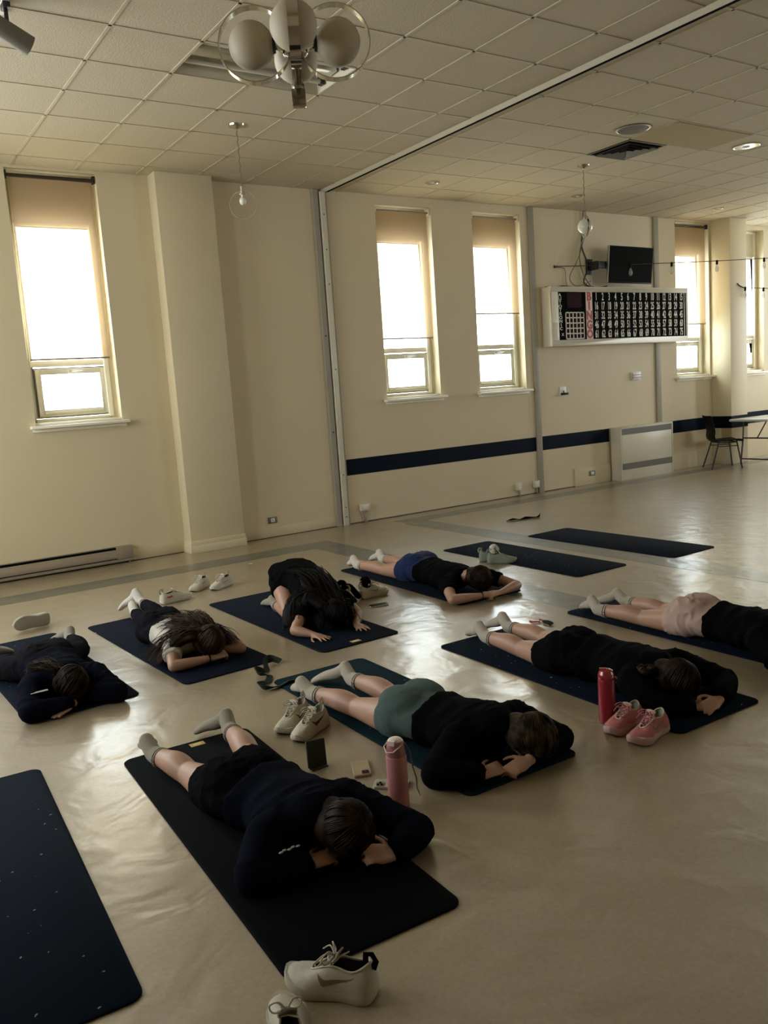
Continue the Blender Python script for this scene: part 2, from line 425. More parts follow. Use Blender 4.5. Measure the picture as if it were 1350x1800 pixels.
k = -18
while 6.10+0.6*k < WY:
    y = 6.10+0.6*k
    if y > Y0: bar(TKR, y-0.011, X1, y+0.011)
    k += 1
k = -3
while 7.30+0.6*k < X1:
    x = 7.30+0.6*k
    if x > TKR+0.02: bar(x-0.011, Y0, x+0.011, WY)
    k += 1
structure('trim_2', a, M['tbar'], smooth=False)
# track of the folding partition: bright lips beside a black slot
a = Acc()
a.add([(TKL, Y0, CH-0.002), (TKL, WY, CH-0.002), (TKL+0.045, WY, CH-0.03), (TKL+0.045, Y0, CH-0.03), (TKL+0.045, WY, CH), (TKL+0.045, Y0, CH)],
      [(0, 1, 2, 3), (3, 2, 4, 5)])
a.add([(TKR, Y0, CH-0.002), (TKR, WY, CH-0.002), (TKR-0.045, WY, CH-0.03), (TKR-0.045, Y0, CH-0.03), (TKR-0.045, WY, CH), (TKR-0.045, Y0, CH)],
      [(0, 1, 2, 3), (3, 2, 4, 5)])
structure('trim_3', a, M['cream'], smooth=False)
structure('trim_4', Acc().box((TKL+0.0455, Y0, CH-0.034), (TKR-0.0455, WY-0.06, CH-0.001)), M['dark_slot'], smooth=False)
# vertical closing jamb on the wall
a = Acc(); a.box((5.150, WY-0.035, 0), (5.215, WY, CH)); a.box((5.215, WY-0.012, 0), (5.232, WY, CH)); a.box((5.315, WY-0.03, 0), (5.335, WY, CH))
structure('trim_5', a, M['wall_dark'], smooth=False)
a = Acc(); a.box((5.236, WY-0.06, 0.0), (5.300, WY, CH-0.03))
structure('trim_6', a, M['cream'], bevel=0.004)
a = Acc()
for z in (0.10, 0.22, 0.62, 1.9, 2.9, 3.3, 3.7):
    a.box((5.262, WY-0.0615, z), (5.274, WY-0.059, z+0.014))
for z in (1.15, 2.3): a.box((5.175, WY-0.0365, z), (5.19, WY-0.034, z+0.016))
structure('trim_7', a, M['dark_slot'], smooth=False)
# flat pilaster strips; the darker taupe puts their shadow side into the colour
structure('trim_8', Acc().box((8.555, WY-0.028, 0), (8.655, WY, CH)), M['wall_dark'], bevel=0.004)
structure('trim_9', Acc().box((11.195, WY-0.028, 0.82), (11.31, WY, CH)), M['wall_dark'], bevel=0.004)
# columns
a = Acc().box((3.20, 8.76, 0), (3.83, WY, CH)); structure('wall_column', a, M['wall'], bevel=0.008)
a = Acc().box((12.64, 8.60, 0), (13.09, WY, CH)); structure('wall_pillar', a, M['wall'], bevel=0.008)
a = Acc().box((3.185, 8.742, 0), (3.845, WY, 0.085)).box((3.192, 8.752, 0.085), (3.838, WY, 0.135))
structure('baseboard_column', a, M['wall'], bevel=0.003)
structure('baseboard_recess', Acc().box((3.84, WY-0.014, 0), (5.15, WY, 0.12)), M['wall'], bevel=0.003)
structure('baseboard_left', Acc().box((X0, WY-0.012, 0), (3.19, WY, 0.125)), M['wall'], bevel=0.003)
structure('baseboard_right', Acc().box((5.335, WY-0.006, 0), (8.55, WY, 0.014)).box((8.66, WY-0.006, 0), (10.08, WY, 0.014)), M['wall_dark'], bevel=0.002)
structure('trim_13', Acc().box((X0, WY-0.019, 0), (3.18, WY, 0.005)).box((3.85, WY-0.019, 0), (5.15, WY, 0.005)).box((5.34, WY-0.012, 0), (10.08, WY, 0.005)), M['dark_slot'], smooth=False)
# navy dado stripe
a = Acc()
for (x0, x1) in ((5.335, 8.555), (8.655, 10.08), (11.30, 12.64), (13.09, X1)): a.box((x0, WY-0.003, 0.605), (x1, WY+0.001, 0.805))
a.box((12.637, 8.597, 0.605), (13.093, 8.60, 0.805)); a.box((12.637, 8.597, 0.605), (12.64, WY, 0.805)); a.box((13.09, 8.597, 0.605), (13.093, WY, 0.805))
structure('trim_10', a, M['blue'], smooth=False)
# low boxed skirting beside the convector
structure('trim_11', Acc().box((9.30, WY-0.02, 0), (10.08, WY, 0.265)), M['wall'], bevel=0.003)
structure('trim_12', Acc().box((11.29, WY-0.02, 0), (12.2, WY, 0.265)), M['wall'], bevel=0.003)

# ------------------------------------------------------------------ windows and their shades
def ringbox(a, x0, z0, x1, z1, w_, y0, y1):
    a.box((x0, y0, z0), (x0+w_, y1, z1)); a.box((x1-w_, y0, z0), (x1, y1, z1)); a.box((x0+w_, y0, z0), (x1-w_, y1, z0+w_)); a.box((x0+w_, y0, z1-w_), (x1-w_, y1, z1))
SHADE_LABELS = ['beige roller shade on the wide window left of the column, dark tube showing on top',
                'beige roller shade just right of the folding partition jamb, the longer of that pair',
                'beige roller shade on the window left of the bingo board, shorter of that pair',
                'peach roller shade on the window behind the right end of the bingo board']
for i, (l, r, top, sz, wide) in enumerate(WINDOWS):
    W = bpy.data.objects.new('window_%d' % (i+1), None); COL.objects.link(W); W.location = ((l+r)/2, WY, WZ0); tag(W, kind='structure')
    def L_(acc, name, m, par=W, **k):
        acc.v = [(p[0]-(l+r)/2, p[1]-WY, p[2]-WZ0) for p in acc.v]
        return acc.obj(name, m, par, **k)
    a = Acc(); gy = 9.17
    ringbox(a, l, WZ0+0.02, r, top, 0.045, gy-0.07, gy+0.06)
    ringbox(a, l+0.045, WZ0+0.07, r-0.045, 3.50, 0.03, gy-0.03, gy+0.06)
    a.box((l+0.04, gy-0.05, 2.085), (r-0.04, gy+0.05, 2.145))
    a.box((l+0.002, WY+0.02, WZ0), (r-0.002, gy, WZ0+0.03))
    a.box((r-0.09, WY+0.12, WZ0+0.05), (r-0.045, WY+0.16, 3.5))
    fr = L_(a, 'window_frame', M['frame'], bevel=0.004)
    L_(Acc().box((l+0.04, gy-0.02, 3.47), (r-0.04, gy+0.05, top-0.03)), 'header_panel', M['cream'])
    L_(Acc().box((l+0.07, gy+0.01, 2.14), (r-0.07, gy+0.016, 3.48)), 'window_pane', M['glass'], smooth=False)
    a = Acc(); ringbox(a, l+0.085, WZ0+0.095, r-0.085, 2.06, 0.055, gy-0.055, gy+0.0)
    sh = L_(a, 'hopper_sash', M['frame'], bevel=0.004)
    L_(Acc().box((l+0.13, gy-0.03, WZ0+0.14), (r-0.13, gy-0.024, 2.01)), 'window_pane', M['glass'], par=W, smooth=False)
    a = Acc(); a.box((l+0.075, gy-0.045, WZ0+0.083), (l+0.083, gy+0.0, 2.07)); a.box((r-0.083, gy-0.045, WZ0+0.083), (r-0.075, gy, 2.07)); a.box((l+0.08, gy-0.045, 2.062), (r-0.08, gy, 2.072))
    L_(a, 'weather_gasket', M['grille'], smooth=False)
    cx = (l+r)/2+0.03
    a = Acc(); a.box((cx-0.05, gy-0.075, 2.015), (cx+0.05, gy-0.054, 2.045)); a.tube([(cx-0.02, gy-0.08, 2.03), (cx+0.02, gy-0.10, 2.035), (cx+0.09, gy-0.10, 2.04)], 0.007)
    L_(a, 'window_handle', M['white'])
    a = Acc().box((l-0.055, WY-0.085, WZ0-0.03), (r+0.06, WY+0.03, WZ0)).box((l-0.035, WY-0.02, WZ0-0.065), (r+0.04, WY, WZ0-0.03))
    L_(a, 'window_sill', M['frame'], bevel=0.006)
    if sz:
        T = thing('roller_shade', SHADE_LABELS[i], 'roller shade', ((l+r)/2, WY+0.035, top-0.06), group=None)
        hw = (r-l)/2
        fz = sz-(top-0.06); lx = -hw+(0.035 if wide else 0.012); rx = hw-0.05
        Acc().add([(lx, 0, fz), (rx, 0, fz), (rx, 0, -0.005), (lx, 0, -0.005)], [(0, 1, 2, 3)]).obj('shade_fabric', M['shade'], T, smooth=False)
        Acc().box((lx, -0.004, fz-0.012), (rx, 0.004, fz+0.004)).obj('hem_bar', M['heater'], T)
        Acc().lathe([(0.019 if wide else 0.012, -hw+0.02), (0.019 if wide else 0.012, hw-0.03)], 16, Matrix.Translation((0, 0.0, 0.0)) @ Matrix.Rotation(radians(90), 4, 'Y')).obj('roller_tube', M['bronze'] if wide else M['heater'], T)
        for q0, q1 in ((-hw+0.004, -hw+0.02), (hw-0.03, hw-0.012)):
            Acc().box((q0, -0.03, -0.03), (q1, 0.03, 0.04)).obj('bracket', M['black_metal'] if wide else M['cream'], T)

# ------------------------------------------------------------------ ceiling fittings
T = thing('fluorescent_troffer', 'unlit recessed fluorescent troffer with bare tubes behind the chandelier', 'ceiling light', (TX0, TY0, CH))
a = Acc(); D = 0.13
W_, H_ = TX1-TX0, TY1-TY0
a.add([(0, 0, 0), (W_, 0, 0), (W_, H_, 0), (0, H_, 0), (0.02, 0.03, D), (W_-0.02, 0.03, D), (W_-0.02, H_-0.03, D), (0.02, H_-0.03, D)],
      [(0, 1, 5, 4), (1, 2, 6, 5), (2, 3, 7, 6), (3, 0, 4, 7), (4, 5, 6, 7)])
a.obj('housing', M['cream'], T, smooth=False)
Acc().box((0.03, 0.24, 0.05), (W_-0.03, 0.37, D-0.002)).obj('ballast_cover', M['steel'], T, bevel=0.006)
for yy in (0.13, 0.48):
    Acc().lathe([(0.019, 0.05), (0.019, W_-0.05)], 14, Matrix.Translation((0, yy, 0.055)) @ Matrix.Rotation(radians(90), 4, 'Y')).obj('fluorescent_tube', M['opal'], T)
    for q0, q1 in ((0.02, 0.05), (W_-0.05, W_-0.02)): Acc().box((q0, yy-0.025, 0.03), (q1, yy+0.025, D)).obj('lamp_holder', M['black_metal'], T)

T = thing('ceiling_vent', 'square grey ceiling air vent with nested louvres beside the tan panel', 'ceiling vent', (7.60, 6.40, CH-0.005))
a = Acc(); ringbox_ = 0
def sqring(a, h0, h1, z0, z1):
    P = []
    for (h, z) in ((h0, z0), (h1, z1)):
        P += [(-h, -h, z), (h, -h, z), (h, h, z), (-h, h, z)]
    a.add(P, [(0, 1, 5, 4), (1, 2, 6, 5), (2, 3, 7, 6), (3, 0, 4, 7)])
a.box((-0.29, -0.29, -0.004), (0.29, 0.29, 0.0)); a.obj('vent_backing', M['dark_slot'], T, smooth=False)
a = Acc(); sqring(a, 0.295, 0.265, -0.006, -0.008)
for q in (0.235, 0.175, 0.115, 0.06): sqring(a, q, q-0.028, -0.03, -0.006)
a.obj('louvres', M['grille'], T, smooth=False)
a = Acc().box((7.31, 5.51, CH-0.012), (8.49, 6.09, CH-0.001)); tag(a.obj('ceiling_panel', M['tan_panel'], smooth=False), 'plain tan rectangular panel set in the white tile ceiling', 'ceiling panel')
T = thing('ceiling_speaker', 'round grey perforated speaker grille in the ceiling next to the tan panel', 'speaker', (7.05, 5.85, CH-0.005))
Acc().lathe([(0.165, 0), (0.17, -0.004), (0.155, -0.010), (0.15, -0.006)], 40).obj('rim', M['steel'], T)
Acc().lathe([(0.15, -0.005), (0.148, -0.008), (0.05, -0.014), (0.001, -0.015)], 40).obj('grille', M['grille'], T)
DL = [((8.87, 5.82), 'recessed can light with a wide chrome reflector, right of the tan ceiling panel', 0.13),
      ((6.38, 8.24), 'small dark recessed downlight above the two narrow windows', 0.075),
      ((8.78, 8.23), 'small recessed downlight behind the cord of the pendant over the bingo board', 0.075),
      ((11.74, 8.18), 'small recessed downlight near the pillar and the peach shade', 0.075)]
for (xy, lab, rad) in DL:
    T = thing('recessed_downlight', lab, 'ceiling light', (xy[0], xy[1], CH-0.005))
    Acc().lathe([(rad+0.012, 0.004), (rad+0.012, -0.004), (rad, -0.006), (rad-0.006, -0.001), (rad-0.006, 0.0)], 32).obj('trim_ring', M['chrome'], T)
    Acc().lathe([(rad-0.004, -0.002), (rad*0.7, -0.0012), (rad*0.4, -0.001), (0.004, -0.001)], 32).obj('reflector', M['chrome'] if rad > 0.1 else M['heater'], T)
    Acc().ball((0, 0, -0.002), (rad*0.32, rad*0.32, 0.012)).obj('light_bulb', M['opal'], T)

def hoop(acc, c, R, wd, axis, th=0.004, n=56):
    """flat band bent to a circle; axis = normal of the hoop's plane"""
    ax = Vector(axis).normalized(); e1 = Vector((0, 0, 1)); e2 = ax.cross(e1).normalized(); e1 = e2.cross(ax)
    vs = []; fs = []; c = Vector(c)
    for i in range(n):
        d = e1*cos(2*pi*i/n)+e2*sin(2*pi*i/n)
        for (rr_, s_) in ((R, -1), (R, 1), (R+th, 1), (R+th, -1)): vs.append(c+d*rr_+ax*(s_*wd/2))
    for i in range(n):
        for k in range(4):
            a_ = i*4+k; b_ = i*4+(k+1) % 4; j = ((i+1) % n)*4
            fs.append((a_, b_, j+(k+1) % 4, j+k))
    acc.add(vs, fs)

def chain_cord(z0, z1, r=0.006):
    pts = []
    n = 60
    for i in range(n+1):
        t = i/n; pts.append((r*cos(t*40), r*sin(t*40), z0+(z1-z0)*t))
    return pts
# hanging cluster of opal globes inside chrome hoops
CZ = 2.97
T = thing('chandelier', 'unlit chrome chandelier, milky globes inside chrome hoops, at the top edge', 'chandelier', (1.735, 3.06, CZ))
Acc().lathe([(0.02, -0.19), (0.026, -0.18), (0.026, -0.15), (0.017, -0.145), (0.017, 0.07), (0.024, 0.075), (0.024, 0.10), (0.008, 0.11)], 24).obj('centre_column', M['chrome_dark'], T)
Acc().box((-0.027, -0.027, -0.23), (0.027, 0.027, -0.17), Matrix.Rotation(-YAW+0.05, 4, 'Z')).obj('finial', M['chrome_dark'], T, bevel=0.004)
Acc().tube(chain_cord(0.10, CH-CZ-0.02), 0.004, 6).obj('chain', M['steel'], T)
Acc().lathe([(0.075, CH-CZ-0.001), (0.07, CH-CZ-0.02), (0.02, CH-CZ-0.035), (0.01, CH-CZ-0.05)], 28).obj('canopy', M['chrome'], T)
A0 = radians(-29.5)
for q in range(4):
    an = A0+q*pi/2; d = Vector((cos(an), sin(an), 0)); cz = 0.0
    c = d*0.155+Vector((0, 0, cz))
    arm = Acc(); arm.tube([d*0.01+Vector((0, 0, -0.02)), d*0.05+Vector((0, 0, -0.02)), d*0.075+Vector((0, 0, -0.005)), d*0.085], 0.011, 10)
    arm.ball(d*0.03+Vector((0, 0, -0.03)), 0.02); ao = arm.obj('arm', M['chrome'], T)
    cup = Acc(); cup.lathe([(0.012, -0.012), (0.030, -0.010), (0.034, 0.004), (0.030, 0.006), (0.02, 0.0)], 20, Matrix.Translation(d*0.085) @ d.to_track_quat('Z', 'Y').to_matrix().to_4x4())
    cup.obj('cup', M['black_metal'], T)
    h = Acc(); hoop(h, c, 0.135, 0.040, d.cross(Vector((0, 0, 1)))); h.obj('hoop', M['chrome'], T)
    Acc().ball(c+d*0.012, 0.088, 32).obj('globe', M['frosted'], T)

def pendant(x, y, drop, lab, face, milky):
    T = thing('pendant_lamp', lab, 'pendant lamp', (x, y, CH))
    Acc().lathe([(0.072, 0), (0.068, -0.012), (0.030, -0.028), (0.012, -0.036), (0.010, -0.05)], 28).obj('canopy', M['chrome'], T)
    Acc().tube(chain_cord(-0.04, -(drop-0.15), 0.004), 0.0035, 6).obj('cord', M['cord'], T)
    Acc().lathe([(0.008, -(drop-0.165)), (0.016, -(drop-0.16)), (0.016, -(drop-0.10)), (0.034, -(drop-0.095)), (0.034, -(drop-0.08)), (0.012, -(drop-0.078))][::-1], 20).obj('lamp_holder', M['chrome'], T)
    h = Acc(); hoop(h, (0, 0, -drop), 0.118, 0.020, face); h.obj('hoop', M['chrome'], T)
    if milky: Acc().ball((0, 0, -drop), 0.085, 28).obj('globe', M['opal'], T)
    else: Acc().ball((0, 0, -(drop-0.035)), (0.032, 0.032, 0.036), 20).lathe([(0.016, -(drop-0.05)), (0.014, -(drop-0.08))], 20).obj('light_bulb', M['opal'], T)
    return T
pendant(3.39, 7.12, 0.675, 'pendant lamp, single bulb inside a thin chrome hoop, hanging in front of the recessed wall', (0.55, 0.83, 0), False)
pendant(7.64, 7.06, 0.67, 'pendant lamp with milky globe hanging before the bingo board wall', (0.93, -0.50, 0.0), True)

# spot lamp on a ceiling track, upper left corner
T = thing('track_spotlight', 'grey cylinder spotlight on a ceiling track, upper left corner', 'spotlight', (1.225, 5.10, CH-0.005))
Acc().box((-0.018, -2.6, -0.02), (0.018, 0.56, 0.0)).obj('track', M['white'], T, bevel=0.003)
a = Acc(); a.tube([(0, 0.40, -0.02), (0, 0.40, -0.12)], 0.012, 12); a.box((-0.02, 0.36, -0.05), (0.02, 0.44, -0.02)); a.obj('stem', M['black_metal'], T)
dd = Vector((0.86, 0.10, -0.40)).normalized()
mt = Matrix.Translation((0.0, 0.40, -0.175)) @ dd.to_track_quat('Z', 'Y').to_matrix().to_4x4()
Acc().lathe([(0.045, -0.14), (0.055, -0.13), (0.058, 0.13), (0.050, 0.132), (0.048, 0.10), (0.001, 0.09)], 32, mt).obj('spot_head', M['grille'], T)
# ------------------------------------------------------------------ things on the window wall
T = thing('baseboard_heater', 'long tan baseboard heater along the left wall under the wide window', 'heater', (2.60, WY, 0.0))
Lh = 8.0
a = Acc(); a.box((-Lh, -0.07, 0.035), (0, 0, 0.050)); a.box((-Lh, -0.085, 0.060), (0, -0.078, 0.145)); a.box((-Lh, -0.03, 0.16), (0, 0, 0.178)); a.box((-Lh, -0.085, 0.022), (0, -0.08, 0.045))
a.add([(-Lh, -0.085, 0.145), (0, -0.085, 0.145), (0, -0.07, 0.152), (-Lh, -0.07, 0.152)], [(0, 1, 2, 3)])
a.obj('front_cover', M['heater'], T, bevel=0.002)
Acc().box((-Lh, -0.06, 0.045), (0, -0.001, 0.172)).obj('heating_element', M['dark_slot'], T, smooth=False)
a = Acc(); a.box((-0.17, -0.088, 0.05), (0, 0, 0.18)); a.box((-0.05, -0.07, 0.0), (-0.03, -0.04, 0.05)); a.obj('end_cap', M['heater'], T, bevel=0.004)

T = thing('convector_heater', 'cream wall convector cabinet with two grey grilles under the bingo board', 'heater', (10.70, WY, 0))
hw = 0.61
a = Acc(); a.box((-hw, -0.215, 0.0), (hw, -0.022, 0.815)); a.obj('cabinet', M['cream'], T, bevel=0.006)
a = Acc(); a.box((-hw, -0.224, 0.0), (-hw+0.02, -0.21, 0.82)); a.box((hw-0.02, -0.224, 0.0), (hw, -0.21, 0.82)); a.box((-hw, -0.224, 0.80), (hw, -0.21, 0.82)); a.box((-hw+0.03, -0.222, 0.27), (hw-0.03, -0.21, 0.69)); a.obj('front_panel', M['cream'], T, bevel=0.003)
for z0, z1 in ((0.70, 0.79), (0.165, 0.26)):
    a = Acc(); a.box((-hw+0.022, -0.218, z0), (hw-0.022, -0.212, z1))
    for k in range(7): a.box((-hw+0.025, -0.223, z0+0.006+k*(z1-z0)/7), (hw-0.025, -0.217, z0+0.010+k*(z1-z0)/7))
    a.obj('grille', M['grille'], T, smooth=False)

def text(body, size, m, parent, loc, sx=1.0, align='CENTER', name='lettering', extr=0.0008, joinlist=None, bold=0.018):
    cu = bpy.data.curves.new('t', 'FONT'); cu.body = body; cu.size = size; cu.align_x = align; cu.align_y = 'CENTER'; cu.extrude = extr; cu.resolution_u = 3
    cu.offset = size*bold
    o = bpy.data.objects.new('t', cu); COL.objects.link(o)
    dg = bpy.context.evaluated_depsgraph_get(); dg.update()
    me = o.evaluated_get(dg).to_mesh()
    mt = Matrix.Translation(loc) @ Matrix.Rotation(radians(90), 4, 'X') @ Matrix.Diagonal((sx, 1, 1, 1))
    vs = [mt @ v.co for v in me.vertices]; fs = [tuple(p.vertices) for p in me.polygons]
    o.evaluated_get(dg).to_mesh_clear(); bpy.data.objects.remove(o)
    if joinlist is not None: joinlist.add(vs, fs); return
    a = Acc(); a.add(vs, fs); return a.obj(name, m, parent, smooth=False)

# bingo board: x 8.77..11.80, z 2.07..2.90
T = thing('bingo_board', 'wide cream electric bingo flashboard with white numbers one to seventy-five', 'bingo board', (8.77, WY, 2.07))
BW, BH, BD = 3.01, 0.83, 0.18
a = Acc(); a.box((0, -BD, 0), (BW, 0, BH)); a.obj('case', M['cream'], T, bevel=0.006)
a = Acc(); fy = -BD-0.012
a.box((0, fy, 0), (BW, -BD, 0.085)); a.box((0, fy, BH-0.075), (BW, -BD, BH)); a.box((0, fy, 0.085), (0.14, -BD, BH-0.075)); a.box((BW-0.04, fy, 0.085), (BW, -BD, BH-0.075)); a.box((BW-0.085, fy+0.006, 0.085), (BW-0.07, -BD, BH-0.075))
a.obj('face_frame', M['cream'], T, bevel=0.003)
gx0, gx1, gz0, gz1 = 0.14, BW-0.085, 0.085, BH-0.075
Acc().box((gx0, -BD-0.003, gz0), (gx1+0.045, -BD, gz1)).obj('black_face', M['dark_slot'], T, smooth=False)
Acc().box((0.03, fy-0.004, 0.10), (0.125, fy, 0.33)).obj('access_flap', M['cream'], T, bevel=0.003)
Acc().box((0.32, -BD-0.006, 0.535), (0.61, -BD-0.002, gz1-0.01)).obj('ball_call_window', M['maroon'], T, smooth=False)
a = Acc(); px0, px1, pz0, pz1 = 0.275, 0.655, gz0+0.005, 0.475
n5 = 5; t_ = 0.016; cw = (px1-px0-t_)/n5; ch = (pz1-pz0-t_)/n5
for i in range(n5+1):
    a.box((px0+i*cw, -BD-0.008, pz0), (px0+i*cw+t_, -BD-0.003, pz1))
    a.box((px0, -BD-0.008, pz0+i*ch), (px1, -BD-0.003, pz0+i*ch+t_))
a.obj('pattern_grid', M['letter'], T, smooth=False)
for i in range(5):
    for j in range(5):
        Acc().box((px0+i*cw+t_, -BD-0.006, pz0+j*ch+t_), (px0+(i+1)*cw, -BD-0.003, pz0+(j+1)*ch)).obj('pattern_lamp', M['maroon'], T, smooth=False)
bx0, bx1 = 0.700, 0.832
Acc().box((bx0, -BD-0.006, gz0), (bx1, -BD-0.002, gz1)).obj('letter_strip', mat('cream_lamp_strip', (0.68, 0.52, 0.42), 0.5), T, smooth=False)
rh = (gz1-gz0)/5
for k, ch_ in enumerate('BINGO'):
    text(ch_, 0.165, M['red'], T, ((bx0+bx1)/2, -BD-0.007, gz1-rh*(k+0.5)), 0.95, name='letter', bold=0.05)
nx0 = 0.850; cw = (2.925-nx0)/15
for k in range(75):
    text(str(k+1), 0.155, M['letter'], T, (nx0+cw*(k % 15+0.5), -BD-0.004, gz1-rh*(k//15+0.5)), 0.50, name='number')
J = Acc()
for k, ch_ in enumerate('AUTOTRONIC'):
    text(ch_, 0.062, M['letter'], T, (0.180+0.0008*k, -BD-0.004, gz1-0.045-k*0.052), 1.25, joinlist=J)
text('X', 0.055, M['letter'], T, (0.215, -BD-0.004, gz0+0.075), 1.2, joinlist=J)
J.obj('maker_lettering', M['letter'], T, smooth=False)

# television on a swivel arm
T = thing('wall_television', 'black flat television on a swivel arm above the bingo board', 'television', (9.78, WY, 3.21))
a = Acc(); a.box((-0.09, -0.03, -0.11), (0.03, 0, 0.11)); a.box((-0.06, -0.20, -0.06), (-0.02, -0.02, 0.06)); a.box((-0.06, -0.23, -0.05), (0.32, -0.19, 0.05)); a.obj('wall_mount', M['black_metal'], T, bevel=0.005)
mt = Matrix.Translation((0.53, -0.29, -0.005)) @ Matrix.Rotation(radians(-5), 4, 'Z') @ Matrix.Rotation(radians(5), 4, 'X') @ Matrix.Rotation(radians(1.5), 4, 'Y')
a = Acc(); a.box((-0.44, -0.03, -0.262), (0.44, 0.02, 0.262), mt); a.box((-0.30, 0.02, -0.2), (0.30, 0.06, 0.14), mt); a.obj('casing', M['black_plastic'], T, bevel=0.006)
Acc().box((-0.425, -0.033, -0.243), (0.425, -0.029, 0.247), mt).obj('screen', M['screen'], T, smooth=False)
Acc().box((-0.444, -0.031, -0.26), (-0.440, 0.012, 0.26), mt).obj('side_trim', M['steel'], T, smooth=False)

# cables that drop from the ceiling to the board
def cable(name, lab, pts, r, m, cat='cable', group=None):
    # smooth the points
    P = [Vector(p) for p in pts]; Q = []
    for i in range(len(P)-1):
        p0 = P[max(i-1, 0)]; p1 = P[i]; p2 = P[i+1]; p3 = P[min(i+2, len(P)-1)]
        for j in range(8):
            t = j/8; Q.append(0.5*((2*p1)+(p2-p0)*t+(2*p0-5*p1+4*p2-p3)*t*t+(3*p1-3*p2+p3-p0)*t*t*t))
    Q.append(P[-1])
    o = Acc().tube([q-P[0] for q in Q], r, 7).obj(name, m, None, loc=P[0])
    return tag(o, lab, cat, group)
yb = WY-0.02
cable('cable', 'thick black cable dropping from the ceiling to the bingo board, bowed to the right', [(9.66, yb, CH), (9.64, yb, 3.75), (9.60, yb, 3.5), (9.72, yb, 3.22), (9.62, yb, 3.0), (9.72, yb-0.005, 2.93), (9.74, yb-0.02, 2.915)], 0.010, M['cable'])
cable('cable', 'thin tan cord dropping from the ceiling to the bingo board, bowed to the left', [(9.62, yb-0.04, CH), (9.61, yb-0.04, 3.7), (9.50, yb-0.045, 3.35), (9.56, yb-0.05, 3.1), (9.68, yb-0.07, 2.93), (9.69, yb-0.12, 2.912)], 0.007, M['cord'])
cable('cable', 'slack brown cord looping low beside the wall hook over the bingo board', [(9.56, yb-0.09, 3.60), (9.42, yb-0.09, 3.3), (9.24, yb-0.09, 3.05), (9.30, yb-0.11, 2.93), (9.44, yb-0.12, 2.925), (9.64, yb-0.12, 2.99)], 0.006, M['cord'])
cable('cable', 'black cable lying loosely along the top of the bingo board', [(8.80, WY-0.06, 2.906), (9.0, WY-0.07, 2.908), (9.15, WY-0.05, 2.925), (9.35, WY-0.08, 2.908), (9.6, WY-0.07, 2.912), (9.85, WY-0.09, 2.908), (10.05, WY-0.08, 2.93)], 0.009, M['cable'])
cable('cable', 'thin cord hanging from the wall hook down to the board top', [(9.06, yb, 3.19), (9.20, yb, 3.185), (9.245, yb, 3.14), (9.25, yb, 3.0), (9.26, yb-0.02, 2.912)], 0.005, M['cord'])
T = thing('cable_hook', 'small black wall hook left of the tan cords over the bingo board', 'hook', (9.05, WY, 3.20))
a = Acc(); a.box((-0.015, -0.006, -0.02), (0.015, 0, 0.02)); a.tube([(0, -0.004, 0), (0, -0.03, -0.01), (0.01, -0.035, 0.01)], 0.006); a.obj('hook_body', M['black_metal'], T)

def bulb_string(P0, P1, ts, lab, sag, glab):
    P0 = Vector(P0); P1 = Vector(P1)
    def at(t): return P0.lerp(P1, t)+Vector((0, 0, -sag*4*t*(1-t)))
    T = thing('string_light', lab, 'string lights', P0)
    Acc().tube([at(i/40)-P0 for i in range(41)], 0.006, 6).obj('wire', M['cable'], T)
    for t in ts:
        p = at(t)-P0
        Acc().lathe([(0.012, 0.012), (0.017, 0.005), (0.018, -0.05), (0.014, -0.055)], 14, Matrix.Translation(p)).obj('socket', M['black_plastic'], T)
        b = Acc().lathe([(0.012, -0.05), (0.020, -0.075), (0.033, -0.115), (0.030, -0.145), (0.012, -0.165), (0.002, -0.168)], 18, Matrix.Translation(p))
        b.obj('bulb', M['bulb'], T)
def bulbm():
    m = mat('clear_bulb_glass', (0.75, 0.74, 0.68), 0.08)
    b = m.node_tree.nodes['Principled BSDF']; b.inputs['Alpha'].default_value = 0.38
    return m
M['bulb'] = bulbm()
bulb_string((9.06, 8.93, 3.20), (14.3, 7.75, 3.34), (0.235, 0.375, 0.535, 0.71), 'string of clear bulbs strung across in front of the television and pillar', 0.03, '')
T = thing('wall_hook', 'black hook on the front face of the pillar', 'hook', (12.83, 8.60, 2.93))
Acc().tube([(0, 0.0, 0.03), (0, -0.02, 0.0), (0.04, -0.03, -0.02), (0.12, -0.03, -0.04)], 0.011, 8).obj('hook_body', M['black_metal'], T)
bulb_string((12.95, 8.565, 2.89), (16.8, 8.3, 2.95), (0.01, 0.13, 0.5), 'lower string of clear bulbs tied to the pillar hook, crossing the far window', 0.04, '')

# small fittings on the wall
def outlet(name, lab, x, z, w_, h_, d_, mm, inner=None, cat='outlet', yy=WY):
    T = thing(name, lab, cat, (x, yy, z))
    Acc().box((-w_/2, -d_, -h_/2), (w_/2, 0, h_/2)).obj('plate', mm, T, bevel=0.003)
    if inner:
        for k, (ix, iz, iw, ih, im) in enumerate(inner):
            Acc().box((ix-iw/2, -d_-0.004, iz-ih/2), (ix+iw/2, -d_, iz+ih/2)).obj('socket_insert', im, T, bevel=0.001)
    return T
outlet('wall_outlet', 'small dark-framed outlet low on the recessed wall between column and partition jamb', 4.29, 0.20, 0.12, 0.075, 0.008, M['grille'], [(0, 0, 0.05, 0.045, M['white']), (0, 0, 0.012, 0.02, M['dark_slot'])])
outlet('wall_outlet', 'small dark-framed outlet low on the wall just left of the convector cabinet', 9.66, 0.165, 0.12, 0.075, 0.012, M['grille'], [(0, 0, 0.06, 0.045, M['white'])], yy=WY-0.02)
T = outlet('junction_box', 'cream surface box with two conduits low on the wall, beside the partition jamb', 5.56, 0.19, 0.13, 0.085, 0.05, M['cream'], [(0, 0, 0.07, 0.05, M['white'])], cat='junction box')
a = Acc()
